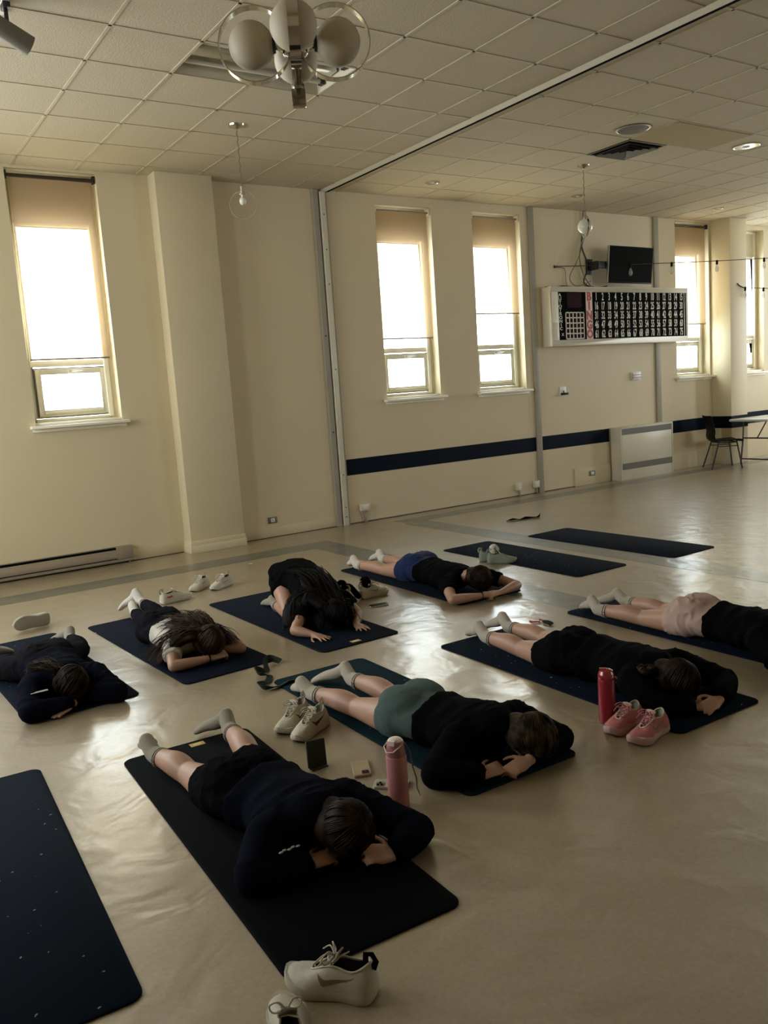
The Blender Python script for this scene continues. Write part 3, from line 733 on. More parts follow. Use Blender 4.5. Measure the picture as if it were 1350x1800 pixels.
for dx in (-0.035, 0.03): a.tube([(dx, -0.025, -0.04), (dx*0.8, -0.03, -0.1), (dx*0.2, -0.03, -0.185)], 0.010, 8)
a.obj('conduit', M['heater'], T)
for x, lab in ((8.16, 'cream surface outlet box low on the wall, left of the one at the pilaster strip'), (8.50, 'cream surface outlet box low on the wall hard against the pilaster strip')):
    T = outlet('junction_box', lab, x, 0.135, 0.095, 0.10, 0.045, M['cream'], [(0, 0, 0.05, 0.06, M['white'])], cat='junction box')
    Acc().tube([(0, -0.025, -0.05), (0.01, -0.025, -0.13)], 0.014, 8).obj('conduit', M['heater'], T)
T = outlet('wall_plate', 'square white wall plate with a dark object clipped on, under the bingo board', 9.12, 1.43, 0.13, 0.13, 0.012, M['white'], cat='wall plate')
Acc().box((-0.045, -0.05, -0.055), (0.075, -0.012, -0.025)).tube([(0.01, -0.02, -0.03), (0.01, -0.02, 0.01)], 0.006).obj('clip', M['black_plastic'], T, bevel=0.004)
T = outlet('wall_thermostat', 'small white vented thermostat on the wall under the middle of the bingo board', 10.72, 1.575, 0.20, 0.12, 0.03, M['white'], cat='thermostat')
a = Acc(); a.box((-0.10, -0.034, 0.012), (0.10, -0.029, 0.020)); a.box((-0.10, -0.034, -0.028), (0.10, -0.029, -0.018)); a.box((-0.098, -0.034, -0.05), (-0.09, -0.029, 0.05)); a.obj('louvre', M['grille'], T)

# ------------------------------------------------------------------ folding table and chair on the right
T = thing('folding_table', 'white folding table with bronze tube legs beside the pillar, right edge', 'table', (13.32, 8.12, 0))
Acc().box((-0.90, -0.30, 0.725), (0.92, 0.38, 0.765)).obj('tabletop', M['table'], T, bevel=0.012)
for sx in (-1, 1):
    a = Acc(); xx = sx*0.66
    for y in (-0.22, 0.30): a.tube([(xx+0.04*sx, y, 0.015), (xx-0.02*sx, y, 0.40), (xx-0.02*sx, y*0.95, 0.72)], 0.014, 10)
    a.tube([(xx+0.03*sx, -0.22, 0.10), (xx+0.03*sx, 0.30, 0.10)], 0.011, 8); a.tube([(xx-0.02*sx, -0.21, 0.44), (xx-0.02*sx, 0.29, 0.44)], 0.011, 8)
    a.tube([(xx-0.02*sx, 0.04, 0.44), (xx-0.30*sx, 0.04, 0.72)], 0.010, 8)
    a.obj('leg', M['bronze'], T)
T = thing('stacking_chair', 'black stacking chair with splayed legs beside the folding table', 'chair', (12.20, 8.44, 0), radians(-36))
def curved(acc, prof, y0, y1, th):
    n = len(prof); vs = []; fs = []
    for (x, z) in prof:
        for yk in range(7):
            q = yk/6*2-1; yy = (y0+y1)/2+(y1-y0)/2*q; vs.append((x-0.02*(1-q*q), yy, z-0.006*(1-q*q)))
    k = len(vs)
    for i, (x, z) in enumerate(prof):
        x2, z2 = prof[min(i+1, n-1)]; x1, z1 = prof[max(i-1, 0)]; d = Vector((x2-x1, 0, z2-z1)).normalized(); nn = Vector((-d.z, 0, d.x))
        for yk in range(7):
            vs.append(Vector(vs[i*7+yk])-nn*th)
    for i in range(n-1):
        for yk in range(6):
            a_ = i*7+yk; fs.append((a_, a_+1, a_+8, a_+7)); fs.append((a_+k, a_+7+k, a_+8+k, a_+1+k))
        for a_ in (i*7, i*7+6): fs.append((a_, a_+7, a_+7+k, a_+k))
    for i in (0, (n-1)*7):
        for yk in range(6): fs.append((i+yk, i+yk+1, i+yk+1+k, i+yk+k))
    acc.add(vs, fs)
a = Acc(); curved(a, [(0.22, 0.43), (0.215, 0.448), (0.18, 0.455), (0.0, 0.445), (-0.14, 0.438), (-0.185, 0.445)], -0.21, 0.21, 0.018); a.obj('seat', M['black_plastic'], T)
a = Acc(); curved(a, [(-0.175, 0.44), (-0.215, 0.475), (-0.225, 0.53), (-0.215, 0.60), (-0.23, 0.70), (-0.262, 0.80), (-0.285, 0.86)], -0.20, 0.20, 0.014); a.obj('backrest', M['black_plastic'], T)
for sx, sy in ((1, -1), (1, 1), (-1, -1), (-1, 1)):
    Acc().tube([(sx*0.14, sy*0.17, 0.44), (sx*0.24-(0.03 if sx < 0 else 0.03), sy*0.22, 0.0)], 0.012, 8).obj('leg', M['black_metal'], T)
a = Acc()
for sy in (-1, 1):
    a.tube([(-0.155, sy*0.178, 0.36), (0.165, sy*0.178, 0.36)], 0.007, 8); a.tube([(-0.14, sy*0.17, 0.42), (0.14, sy*0.17, 0.42)], 0.010, 8)
a.tube([(0.14, -0.17, 0.42), (0.14, 0.17, 0.42)], 0.010, 8); a.tube([(-0.14, -0.17, 0.42), (-0.14, 0.17, 0.42)], 0.010, 8)
a.obj('seat_frame', M['black_metal'], T)
# ------------------------------------------------------------------ exercise mats
def yoga_mat(name_label, x, y, rot, m, tagpos=None, L=1.83, Wd=0.61, curl=0.0):
    T = thing('exercise_mat', name_label, 'exercise mat', (x, y, 0.0015), radians(rot))
    R = 0.045; th = 0.006
    n = 8; out = []
    for (cx, cy, a0) in ((Wd/2-R, L/2-R, 0), (-Wd/2+R, L/2-R, 90), (-Wd/2+R, -L/2+R, 180), (Wd/2-R, -L/2+R, 270)):
        for k in range(n+1):
            a_ = radians(a0+90*k/n); out.append((cx+R*cos(a_), cy+R*sin(a_)))
    def z(px, py): return max(0, abs(py)-L/2+0.10)**2*curl
    N = len(out); a = Acc()
    vs = [(px, py, z(px, py)) for px, py in out]+[(px, py, th*0.7+z(px, py)) for px, py in out]+[(px*0.994, py*0.998, th+z(px, py)) for px, py in out]
    fs = [tuple(range(N-1, -1, -1)), tuple(range(2*N, 3*N))]
    for lv in (0, N):
        for i in range(N): j = (i+1) % N; fs.append((lv+i, lv+j, lv+j+N, lv+i+N))
    a.add(vs, fs); a.obj('foam_sheet', m, T, autos=50)
    if tagpos:
        tx, ty = tagpos
        b = Acc().box((tx-0.035, ty-0.02, th), (tx+0.035, ty+0.02, th+0.0012)); b.obj('gold_label', M['gold_tag'], T, smooth=False)['label'] = 'gold stitched label'
        Acc().box((tx-0.018, ty-0.006, th+0.0012), (tx+0.018, ty+0.006, th+0.0018)).obj('label_emblem', M['cream'], T, smooth=False)
    return T
yoga_mat('speckled navy mat under the person lying with bent legs, far left', 0.985, 5.58, 2, M['mat_star'])
yoga_mat('plain navy mat with gold label under the person in a white tee', 1.83, 5.57, 3, M['mat_navy'], (0.07, 0.865))
yoga_mat('plain navy mat with gold label under the kneeling person with long black hair', 2.745, 5.50, 1, M['mat_navy'], (-0.02, -0.86))
yoga_mat('plain dark mat under the person in navy blue shorts', 4.11, 5.75, -1, M['mat_navy'])
yoga_mat('empty speckled navy mat with grey-green sneakers standing at its corner', 5.30, 5.73, 0, M['mat_star'])
yoga_mat('empty plain navy mat, farthest back, near the black strap', 6.34, 5.61, 1, M['mat_navy'])
yoga_mat('speckled dark mat under the person in pale pink shorts', 4.44, 3.22, -1, M['mat_star'])
yoga_mat('speckled black mat under the person beside the red bottle and pink sneakers', 3.345, 3.24, -1, M['mat_star'])
yoga_mat('dark teal mat under the person in grey-teal shorts', 2.265, 3.41, -1, M['mat_teal'])
yoga_mat('plain black mat with gold label under the person lying nearest the camera', 1.225, 2.90, -2.5, M['mat_black'], (0.04, 0.865))
yoga_mat('empty speckled dark mat cut off by the lower left picture corner', 0.285, 3.13, -3, M['mat_star'])

# ------------------------------------------------------------------ people
V = Vector
def cut(keys, t0, t1, k=6):
    """part of a key chain between parameters t0..t1 (0..1)"""
    n = len(keys)-1; out = []
    def at(t):
        t = max(0, min(1, t))*n; i = min(int(t), n-1); f = t-i
        (p, a, b), (q, c, d) = keys[i], keys[i+1]
        return (V(p).lerp(V(q), f), a+(c-a)*f, b+(d-b)*f)
    for j in range(k+1): out.append(at(t0+(t1-t0)*j/k))
    return out
def off(keys, o, oz=None):
    return [(p, a+o, b+(o if oz is None else oz)) for p, a, b in keys]

class Fig:
    def __init__(s, **J):
        s.__dict__.update({k: (V(v) if hasattr(v, '__len__') else v) for k, v in J.items()})
        if not hasattr(s, 'b'): s.b = 1.0
    def torso(s):
        b = s.b; P, W, C, N = s.P, s.W, s.C, s.N
        d = (P-W).normalized()
        return [(P+d*0.10+V((0, 0, -0.015)), 0.105*b, 0.070*b), (P+d*0.02, 0.168*b, 0.102*b), (P.lerp(W, 0.5), 0.160*b, 0.098*b), (W, 0.128*b, 0.088*b), (C, 0.148*b, 0.098*b), (C.lerp(N, 0.55), 0.150*b, 0.085*b), (N, 0.065*b, 0.055*b)]
    def leg(s, k):
        h, kn, an = getattr(s, 'hip'+k), getattr(s, 'knee'+k), getattr(s, 'ank'+k); b = s.b
        th = [(h, 0.088*b, 0.088*b), (h.lerp(kn, 0.35), 0.083*b, 0.080*b), (h.lerp(kn, 0.75), 0.062*b, 0.062*b), (kn, 0.052*b, 0.052*b)]
        ca = [(kn, 0.052*b, 0.052*b), (kn.lerp(an, 0.30)+V((0, 0, 0.012)), 0.056*b, 0.056*b), (kn.lerp(an, 0.62)+V((0, 0, 0.006)), 0.045*b, 0.045*b), (an, 0.033*b, 0.034*b)]
        return th, ca
    def arm(s, k):
        h, e, w_ = getattr(s, 'sh'+k), getattr(s, 'el'+k), getattr(s, 'wr'+k); b = s.b
        return ([(h, 0.052*b, 0.052*b), (h.lerp(e, 0.5), 0.044*b, 0.044*b), (e, 0.037*b, 0.036*b)],
                [(e, 0.037*b, 0.036*b), (e.lerp(w_, 0.3), 0.039*b, 0.036*b), (w_, 0.025*b, 0.021*b)])
    def foot(s, a, k, o=0.0):
        an, he, to = getattr(s, 'ank'+k), getattr(s, 'heel'+k), getattr(s, 'toe'+k)
        a.loft([(an, 0.034+o, 0.035+o), (he, 0.031+o, 0.032+o)], steps=3)
        up = V((0, 0, 1)) if abs((to-he).normalized().z) < 0.85 else V((1, 0, 0))
        sd = V((0, 0, 0))
        a.loft([(he+V((0, 0, -0.004)), 0.030+o, 0.030+o), (he.lerp(to, 0.35).lerp(an, 0.18), 0.031+o, 0.030+o), (he.lerp(to, 0.68), 0.043+o, 0.022+o), (to, 0.036+o, 0.013+o)], steps=4, up=up)
        a.ball(he, (0.031+o, 0.031+o, 0.034+o))

def hand(a, wr, d, n, side, curl=0.35, spread=0.12, sc=0.92, thumb=True, tips=None):
    """wr wrist, d pointing direction, n back-of-hand normal, side +1/-1 thumb side"""
    d = V(d).normalized(); n = V(n); n = (n-d*n.dot(d)).normalized(); s_ = d.cross(n)*side   # toward the thumb
    a.loft([(wr-d*0.01, 0.024*sc, 0.019*sc), (wr+d*0.03*sc, 0.033*sc, 0.017*sc), (wr+d*0.065*sc, 0.040*sc, 0.015*sc), (wr+d*0.085*sc-n*0.003, 0.037*sc, 0.012*sc)], steps=3, up=n)
    for i, (q, ln) in enumerate(((0.029, 0.070), (0.010, 0.079), (-0.009, 0.073), (-0.027, 0.057))):
        base = wr+d*0.083*sc+s_*q*sc; dr = (d+s_*(q*spread/0.03)).normalized(); p = base-d*0.02; pts = [(p, 0.0085*sc, 0.0085*sc)]; ang = curl*(0.35+0.10*i)
        p = base; pts.append((p, 0.0088*sc, 0.0088*sc))
        for seg, fr in enumerate((0.45, 0.30, 0.25)):
            dv = dr*cos(ang)-n*sin(ang); p = p+dv*ln*fr*sc; r = (0.0082, 0.0076, 0.0066)[seg]*sc; pts.append((p, r, r)); ang += curl*1.15
        a.loft(pts, n=10, steps=2, up=n)
    if thumb:
        b0 = wr+d*0.018*sc+s_*0.022*sc-n*0.004; t1 = b0+(d*0.55+s_*0.75-n*0.15).normalized()*0.040*sc; t2 = t1+(d*0.85+s_*0.45-n*0.2).normalized()*0.030*sc; t3 = t2+(d*0.95+s_*0.15-n*0.2).normalized()*0.024*sc
        a.loft([(b0, 0.013*sc, 0.012*sc), (t1, 0.0105*sc, 0.0105*sc), (t2, 0.0095*sc, 0.009*sc), (t3, 0.0075*sc, 0.007*sc)], n=10, steps=2, up=n)

def head_mtx(crown, face):
    c = V(crown).normalized(); f = V(face); f = (f-c*f.dot(c)).normalized(); s_ = f.cross(c)
    return Matrix(((s_.x, f.x, c.x), (s_.y, f.y, c.y), (s_.z, f.z, c.z)))
def head(a, c, R):
    R4 = R.to_4x4()
    def P(x, y, z): return V(c)+R @ V((x, y, z))
    a.ball(P(0, -0.008, 0.025), (0.075, 0.092, 0.088), 24, R4)
    a.ball(P(0, 0.028, -0.035), (0.058, 0.058, 0.072), 20, R4)
    a.ball(P(0, 0.058, -0.082), (0.024, 0.020, 0.020), 12, R4)                 # chin
    a.loft([(P(0, 0.082, 0.012), 0.008, 0.008), (P(0, 0.100, -0.018), 0.012, 0.011), (P(0, 0.090, -0.026), 0.014, 0.008)], n=10, steps=3)   # nose
    for sx in (-1, 1):
        a.ball(P(sx*0.076, -0.004, -0.008), (0.008, 0.018, 0.030), 12, R4)     # ear
        a.ball(P(sx*0.036, 0.068, -0.012), (0.018, 0.012, 0.012), 10, R4)      # cheek
        a.ball(P(sx*0.030, 0.078, 0.022), (0.016, 0.008, 0.006), 10, R4)       # brow
    a.ball(P(0, 0.086, -0.052), (0.022, 0.010, 0.006), 10, R4); a.ball(P(0, 0.083, -0.063), (0.018, 0.010, 0.006), 10, R4)   # lips

def strand(acc, pts, r, n=5, flat=0.6):
    K = [V(p) for p in pts]; P = []
    for i in range(len(K)-1):
        p0 = K[max(i-1, 0)]; p1 = K[i]; p2 = K[i+1]; p3 = K[min(i+2, len(K)-1)]
        for j in range(5):
            t = j/5; P.append(0.5*((2*p1)+(p2-p0)*t+(2*p0-5*p1+4*p2-p3)*t*t+(3*p1-3*p2+p3-p0)*t*t*t))
    P.append(K[-1])
    acc.tube(P, r, n, flat=flat, r_end=r*0.25)

def hair_cap(o, name, m, T, c, R, tie, n=210, rad=(0.084, 0.101, 0.098), seed=1, r=0.0042, cover=0.35):
    """hair lying over the skull, each lock running from the hairline to the tie point (head-local direction)"""
    rnd = random.Random(seed); a = Acc(); og = V(o)
    cc = V(c)-og+R @ V((0, -0.010, 0.026))
    b_ = Acc(); R4 = R.to_4x4(); hc = V(c)-og
    b_.ball(cc, rad, 28, R4); b_.ball(hc+R @ V((0, -0.026, -0.055)), (0.064, 0.052, 0.078), 20, R4)
    for sx in (-1, 1): b_.ball(hc+R @ V((sx*0.050, 0.004, -0.020)), (0.040, 0.062, 0.075), 16, R4)
    base = remesh(b_, 'hair', m, None, 0.0065, 12)
    a.add([v.co.copy() for v in base.data.vertices], [tuple(p.vertices) for p in base.data.polygons]); me_ = base.data; bpy.data.objects.remove(base); bpy.data.meshes.remove(me_)
    tie = V(tie).normalized()
    for i in range(n):
        # start on the hairline circle round the axis opposite to the face
        an = rnd.uniform(0, 2*pi)
        st = V((sin(an), 0.45+0.25*abs(cos(an))-0.45*(cos(an) < 0), cos(an)*1.0)).normalized()
        if st.z < -0.55: st = V((st.x, st.y-0.3, -0.55)).normalized()
        pts = []
        jit = V((rnd.uniform(-.12, .12), rnd.uniform(-.12, .12), rnd.uniform(-.12, .12)))
        for k in range(7):
            t = k/6; d = (st*(1-t)+tie*t+jit*(t*(1-t)*4*0.6)+V((0, -0.25, 0))*(t*(1-t))).normalized()
            rr_ = 1.0+0.035*sin(t*pi)+rnd.uniform(-0.008, 0.012)
            pts.append(cc+R @ V((d.x*rad[0]*rr_, d.y*rad[1]*rr_, d.z*rad[2]*rr_)))
        strand(a, pts, r*rnd.uniform(0.7, 1.3))
    for i in range(46):      # loose locks
        st = V((rnd.uniform(-1, 1), rnd.uniform(-1, 0.3), rnd.uniform(-.6, 1))).normalized(); dr = V((rnd.uniform(-.5, .5), rnd.uniform(-.6, .1), rnd.uniform(-1, -.3)))
        pts = []
        for k in range(5):
            d = (st+dr*(k*0.28)+V((rnd.uniform(-.05, .05),)*3)).normalized(); q = 1.02+0.02*sin(k*1.6+i)
            pts.append(cc+R @ V((d.x*rad[0]*q, d.y*rad[1]*q, d.z*rad[2]*q)))
        strand(a, pts, 0.0026)
    return a

def torso_cloth(a, F, o, t0, t1, capA=False, capB=True, oz=None):
    a.loft(cut(off(F.torso(), o, oz), t0, t1, 9), n=28, steps=3, cap0=capA, cap1=capB)

def make_person(label, F, skin, top, bottom, sock, leg_cover=0.42, bottoms='shorts', sleeves='long', top_off=0.022, hem=0.30, seed=0,
                headdir=((0, -0.93, -0.1), (0, -0.1, -1)), floor=0.0085, toploose=1.0, bump=(0.006, (9, 9, 9))):
    og = V((F.P.x, F.P.y, 0)); T = thing('person', label, 'person', og)
    R = head_mtx(*headdir); F.R = R
    # --- body: one continuous skin
    a = Acc()
    a.loft(F.torso(), n=28, steps=5)
    side = (F.hipR-F.hipL).normalized()
    bd = (F.P-F.W).normalized()
    for sgn, h in ((1, F.hipR), (-1, F.hipL)):
        a.ball(F.bt+side*sgn*0.066*F.b, (0.090*F.b, 0.125*F.b, 0.070*F.b), 20)
    for k in 'LR':
        th, ca = F.leg(k); a.loft(th, steps=5); a.loft(ca, steps=5); F.foot(a, k)
        up_, fo = F.arm(k); a.loft([(F.C.lerp(F.N, 0.75), 0.06, 0.055), (getattr(F, 'sh'+k), 0.052, 0.052)], steps=4)
        a.loft(up_, steps=4); a.loft(fo, steps=4)
        hd = F.hands.get(k)
        if hd: hand(a, getattr(F, 'wr'+k), *hd[0], **hd[1])
    a.loft([(F.N, 0.056, 0.052), (F.H+R @ V((0, -0.015, -0.05)), 0.050, 0.050)], steps=3)
    head(a, F.H, R)
    body = remesh(a, 'body', skin, T, 0.0052, 3, origin=og, floor=floor)
    # --- socks
    for k in 'LR':
        a = Acc(); F.foot(a, k, 0.0035); th, ca = F.leg(k)
        an = getattr(F, 'ank'+k); kn = getattr(F, 'knee'+k); d = (kn-an).normalized()
        a.loft([(an, 0.0375, 0.0385), (an+d*0.035, 0.0400*F.b, 0.0405*F.b), (an+d*F.sockh, 0.0425*F.b, 0.0430*F.b)], steps=3, cap1=False)
        s_ = remesh(a, 'sock', sock, T, 0.0045, 3, origin=og, floor=floor-0.001)
        c = Acc()
        for q in (F.sockh-0.006, F.sockh-0.022):
            p = an+d*q-og; rr_ = (0.0405+0.08*max(0, q-0.035))*F.b; e1 = d.cross(V((0, 0, 1))).normalized(); e2 = d.cross(e1)
            c.tube([p+e1*cos(i*pi/10)*rr_+e2*sin(i*pi/10)*rr_+V((0, 0, 0.0)) for i in range(20)], 0.0045, 6, closed=True)
        c.obj('sock_cuff', sock, s_)
    # --- shorts or leggings
    a = Acc(); o = 0.009
    torso_cloth(a, F, o, 0.0, 0.47, True, True)
    for sgn in (1, -1): a.ball(F.bt+side*sgn*0.062*F.b, (0.095*F.b+o, 0.130*F.b+o, 0.070*F.b+o), 20)
    a.ball(F.bt+V((0, 0, -0.006)), (0.10*F.b, 0.12*F.b, 0.070*F.b+o), 20)
    for k in 'LR':
        th, ca = F.leg(k)
        if bottoms == 'shorts':
            a.loft(cut(off(th, o+0.004), 0, leg_cover, 5), steps=3, cap1=False)
        else:
            a.loft(off(th, 0.006), steps=4); a.loft(cut(off(ca, 0.006), 0, 0.90, 6), steps=3, cap1=False)
    remesh(a, bottoms, bottom, T, 0.007, 12, wrinkle=(bump[0]*1.1, (12, 15, 12)), origin=og, floor=floor-0.001)
    # --- top
    a = Acc(); o = top_off
    torso_cloth(a, F, o, hem, 0.93, False, True, o*0.8)
    for k in 'LR':
        o = top_off*0.72
        up_, fo = F.arm(k); a.loft([(F.C.lerp(F.N, 0.7), 0.07+o*0.5, 0.06+o*0.5), (getattr(F, 'sh'+k), 0.052+o, 0.052+o)], steps=4)
        if sleeves == 'long':
            a.loft(off(up_, o), steps=4); a.loft(cut(off(fo, o), 0, 0.88, 5), steps=3, cap1=True)
            a.ball(up_[-1][0], 0.037+o)
        else: a.loft(cut(off(up_, o*0.8+0.006), 0, 0.50, 4), steps=3, cap1=False)
    if sleeves == 'long' and F.hood:
        a.loft([(F.C.lerp(F.N, 0.55)+V((0, 0, 0.06)), 0.12, 0.05), (F.N+V((0, 0, 0.045)), 0.11, 0.055), (F.N.lerp(F.H, 0.35)+V((0, 0, 0.035)), 0.08, 0.04)], steps=4)
    tn = 'sweater' if sleeves == 'long' else 't_shirt'
    ax = abs((F.P-F.N).normalized().y)
    remesh(a, tn, top, T, 0.0075, 5, wrinkle=(max(bump[0], 0.006)*2.2, (5, 10, 6)), origin=og, floor=floor-0.001)
    return T

def prone(**k):
    """defaults shared by the people lying face down"""
    d = dict(sockh=0.075, hood=True, b=1.0)
    d.update(k); F = Fig(**{q: v for q, v in d.items() if q not in ('hands', 'hood', 'sockh')})
    F.hands = d['hands']; F.hood = d['hood']; F.sockh = d['sockh']
    dn = (F.P-F.W).normalized(); sd = dn.cross(V((0, 0, 1))).normalized()
    if sd.x < 0: sd = -sd
    if not hasattr(F, 'hipR'):
        F.hipR = F.P+sd*0.085*F.b+dn*0.03-V((0, 0, 0.012)); F.hipL = F.P-sd*0.085*F.b+dn*0.03-V((0, 0, 0.012))
    if not hasattr(F, 'bt'): F.bt = F.P+dn*0.025+V((0, 0, 0.052))
    if not hasattr(F, 'C'): F.C = F.W.lerp(F.N, 0.5)+V((0, 0, -0.012))
    return F
def finish_hair(acc, m, T, name='hair'):
    return acc.obj(name, m, T, autos=60)
def ring_band(T, c, ax, R_, r, m, name):
    ax = V(ax).normalized(); e1 = ax.cross(V((0.1, 0.2, 1))).normalized(); e2 = ax.cross(e1); c = V(c)-T.location
    Acc().tube([c+e1*cos(i*pi/12)*R_+e2*sin(i*pi/12)*R_ for i in range(24)], r, 8, closed=True).obj(name, m, T)
def scrunchie(T, c, R_, m, name='hair_tie', r=0.016):
    a = Acc(); c = V(c)-T.location
    a.tube([c+V((cos(i*pi/14)*R_, sin(i*pi/14)*R_, 0.006*sin(i*2.4))) for i in range(28)], r, 8, closed=True); 
    return a.obj(name, m, T)

# person in grey-teal shorts and black hoodie (front row, centre)
F = prone(P=(2.17, 3.15, .112), W=(2.21, 2.95, .103), N=(2.27, 2.70, .135), H=(2.335, 2.565, .125), hipL=(2.075, 3.17, .10), hipR=(2.265, 3.18, .10),
    kneeL=(2.05, 3.51, .060), kneeR=(2.275, 3.53, .060), ankL=(1.965, 3.83, .075), heelL=(1.95, 3.90, .115), toeL=(2.00, 4.05, .03),
    ankR=(2.235, 3.86, .075), heelR=(2.24, 3.93, .12), toeR=(2.135, 4.10, .03), shL=(2.08, 2.74, .12), shR=(2.44, 2.77, .125),
    elL=(1.90, 2.665, .055), wrL=(2.06, 2.54, .05), elR=(2.53, 2.58, .055), wrR=(2.27, 2.50, .06),
    hands=dict(L=(((0.9, 0.05, 0.05), (0, -0.4, 1), -1), dict(curl=0.9, spread=0.05)), R=(((-1, 0.0, -0.1), (0, -0.5, 1), 1), dict(curl=0.85, spread=0.05))))
T = make_person('person face down in grey-teal shorts and black hoodie, cream socks, on the dark teal mat', F, M['skin'], M['black_cloth'], M['teal_shorts'], M['sock'], leg_cover=0.22, bump=(0.0025, (9, 9, 9)), top_off=0.034, hem=0.36, headdir=((0.15, -0.85, -0.15), (-0.15, -0.2, -1)))
finish_hair(hair_cap(T.location, 'hair', M['hair_blonde'], T, F.H, F.R, (0, -0.8, -0.35), seed=3), M['hair_blonde'], T)

# person nearest the camera
F = prone(P=(1.215, 2.985, .112), W=(1.26, 2.79, .103), N=(1.285, 2.54, .135), H=(1.325, 2.425, .13), hipL=(1.13, 3.01, .10), hipR=(1.31, 3.02, .10),
    kneeL=(1.115, 3.37, .060), kneeR=(1.395, 3.36, .060), ankL=(1.055, 3.64, .075), heelL=(1.05, 3.71, .115), toeL=(1.10, 3.87, .03),
    ankR=(1.435, 3.67, .075), heelR=(1.45, 3.735, .12), toeR=(1.35, 3.87, .03), shL=(1.10, 2.56, .12), shR=(1.45, 2.62, .12),
    elL=(0.995, 2.47, .055), wrL=(1.19, 2.43, .045), elR=(1.585, 2.35, .055), wrR=(1.44, 2.285, .05),
    hands=dict(L=(((0.9, 0.1, -0.05), (0, -0.3, 1), -1), dict(curl=0.8, spread=0.05)), R=(((-0.85, 0.0, 0.35), (0.2, -0.75, 0.65), 1), dict(curl=0.75, spread=0.08))))
T = make_person('person face down nearest the camera in black shorts and dark navy sweater, olive socks', F, M['skin'], M['navy_cloth'], M['black_cloth'], M['sock_grey'], leg_cover=0.42, top_off=0.036, hem=0.33, headdir=((0.1, -0.85, -0.15), (-0.1, -0.2, -1)))
h = hair_cap(T.location, 'hair', M['hair_auburn'], T, F.H, F.R, (0, -0.5, 0.55), seed=4)
finish_hair(h, M['hair_auburn'], T)
scrunchie(T, F.H+V((-0.075, 0.10, 0.045)), 0.022, M['hair_auburn'])
a = Acc()
for k in range(5): a.ball((V((1.085+k*0.016, 2.425+0.006*(k % 2), 0.128))-T.location), (0.009, 0.006, 0.003), 8)
a.obj('sleeve_print', M['print'], T)

# person beside the red bottle
F = prone(P=(3.315, 3.235, .112), W=(3.355, 3.03, .103), N=(3.335, 2.72, .135), H=(3.31, 2.575, .13), hipL=(3.225, 3.26, .10), hipR=(3.405, 3.27, .10),
    kneeL=(3.265, 3.62, .060), kneeR=(3.49, 3.66, .060), ankL=(3.25, 3.93, .075), heelL=(3.27, 4.01, .12), toeL=(3.32, 4.16, .03),
    ankR=(3.485, 3.98, .075), heelR=(3.51, 4.06, .12), toeR=(3.50, 4.21, .03), shL=(3.16, 2.71, .12), shR=(3.51, 2.73, .13),
    elL=(3.115, 2.54, .055), wrL=(3.25, 2.43, .045), elR=(3.635, 2.52, .055), wrR=(3.40, 2.395, .05),
    hands=dict(L=(((0.9, -0.1, -0.05), (0, -0.3, 1), -1), dict(curl=0.8, spread=0.05)), R=(((-0.95, -0.15, 0.0), (0.1, -0.55, 0.8), 1), dict(curl=0.35, spread=0.12))))
T = make_person('person face down in black shorts and black sweater, cream socks, behind the red bottle', F, M['skin'], M['black_cloth'], M['black_cloth'], M['sock'], leg_cover=0.42, top_off=0.036, hem=0.33, headdir=((0.0, -0.85, -0.15), (0.0, -0.2, -1)))
finish_hair(hair_cap(T.location, 'hair', M['hair_auburn'], T, F.H, F.R, (-0.3, -0.7, 0.15), seed=5), M['hair_auburn'], T)
scrunchie(T, F.H+V((-0.10, 0.09, 0.05)), 0.03, M['hair_auburn'], r=0.02)

# person in pale pink shorts, right edge
F = prone(P=(4.345, 3.19, .112), W=(4.355, 2.98, .103), N=(4.35, 2.66, .135), H=(4.37, 2.53, .13), hipL=(4.255, 3.21, .10), hipR=(4.43, 3.21, .10),
    kneeL=(4.24, 3.54, .060), kneeR=(4.46, 3.54, .060), ankL=(4.165, 3.85, .075), heelL=(4.20, 3.93, .12), toeL=(4.27, 4.07, .03),
    ankR=(4.44, 3.85, .075), heelR=(4.45, 3.93, .12), toeR=(4.37, 4.09, .03), shL=(4.17, 2.68, .12), shR=(4.53, 2.68, .12),
    elL=(4.05, 2.50, .055), wrL=(4.25, 2.40, .045), elR=(4.66, 2.50, .055), wrR=(4.47, 2.40, .05),
    hands=dict(L=(((0.9, -0.1, -0.05), (0, -0.3, 1), -1), dict(curl=0.5)), R=(((-0.95, 0, 0.0), (0.1, -0.3, 0.9), 1), dict(curl=0.4))))
T = make_person('person face down in pale pink shorts and black top at the right picture edge', F, M['skin'], M['black_cloth'], M['pink_shorts'], M['sock'], leg_cover=0.36, top_off=0.030, hem=0.36, bump=(0.009, (9, 9, 9)))
finish_hair(hair_cap(T.location, 'hair', M['hair_brown'], T, F.H, F.R, (0, -0.8, 0.1), seed=6), M['hair_brown'], T)

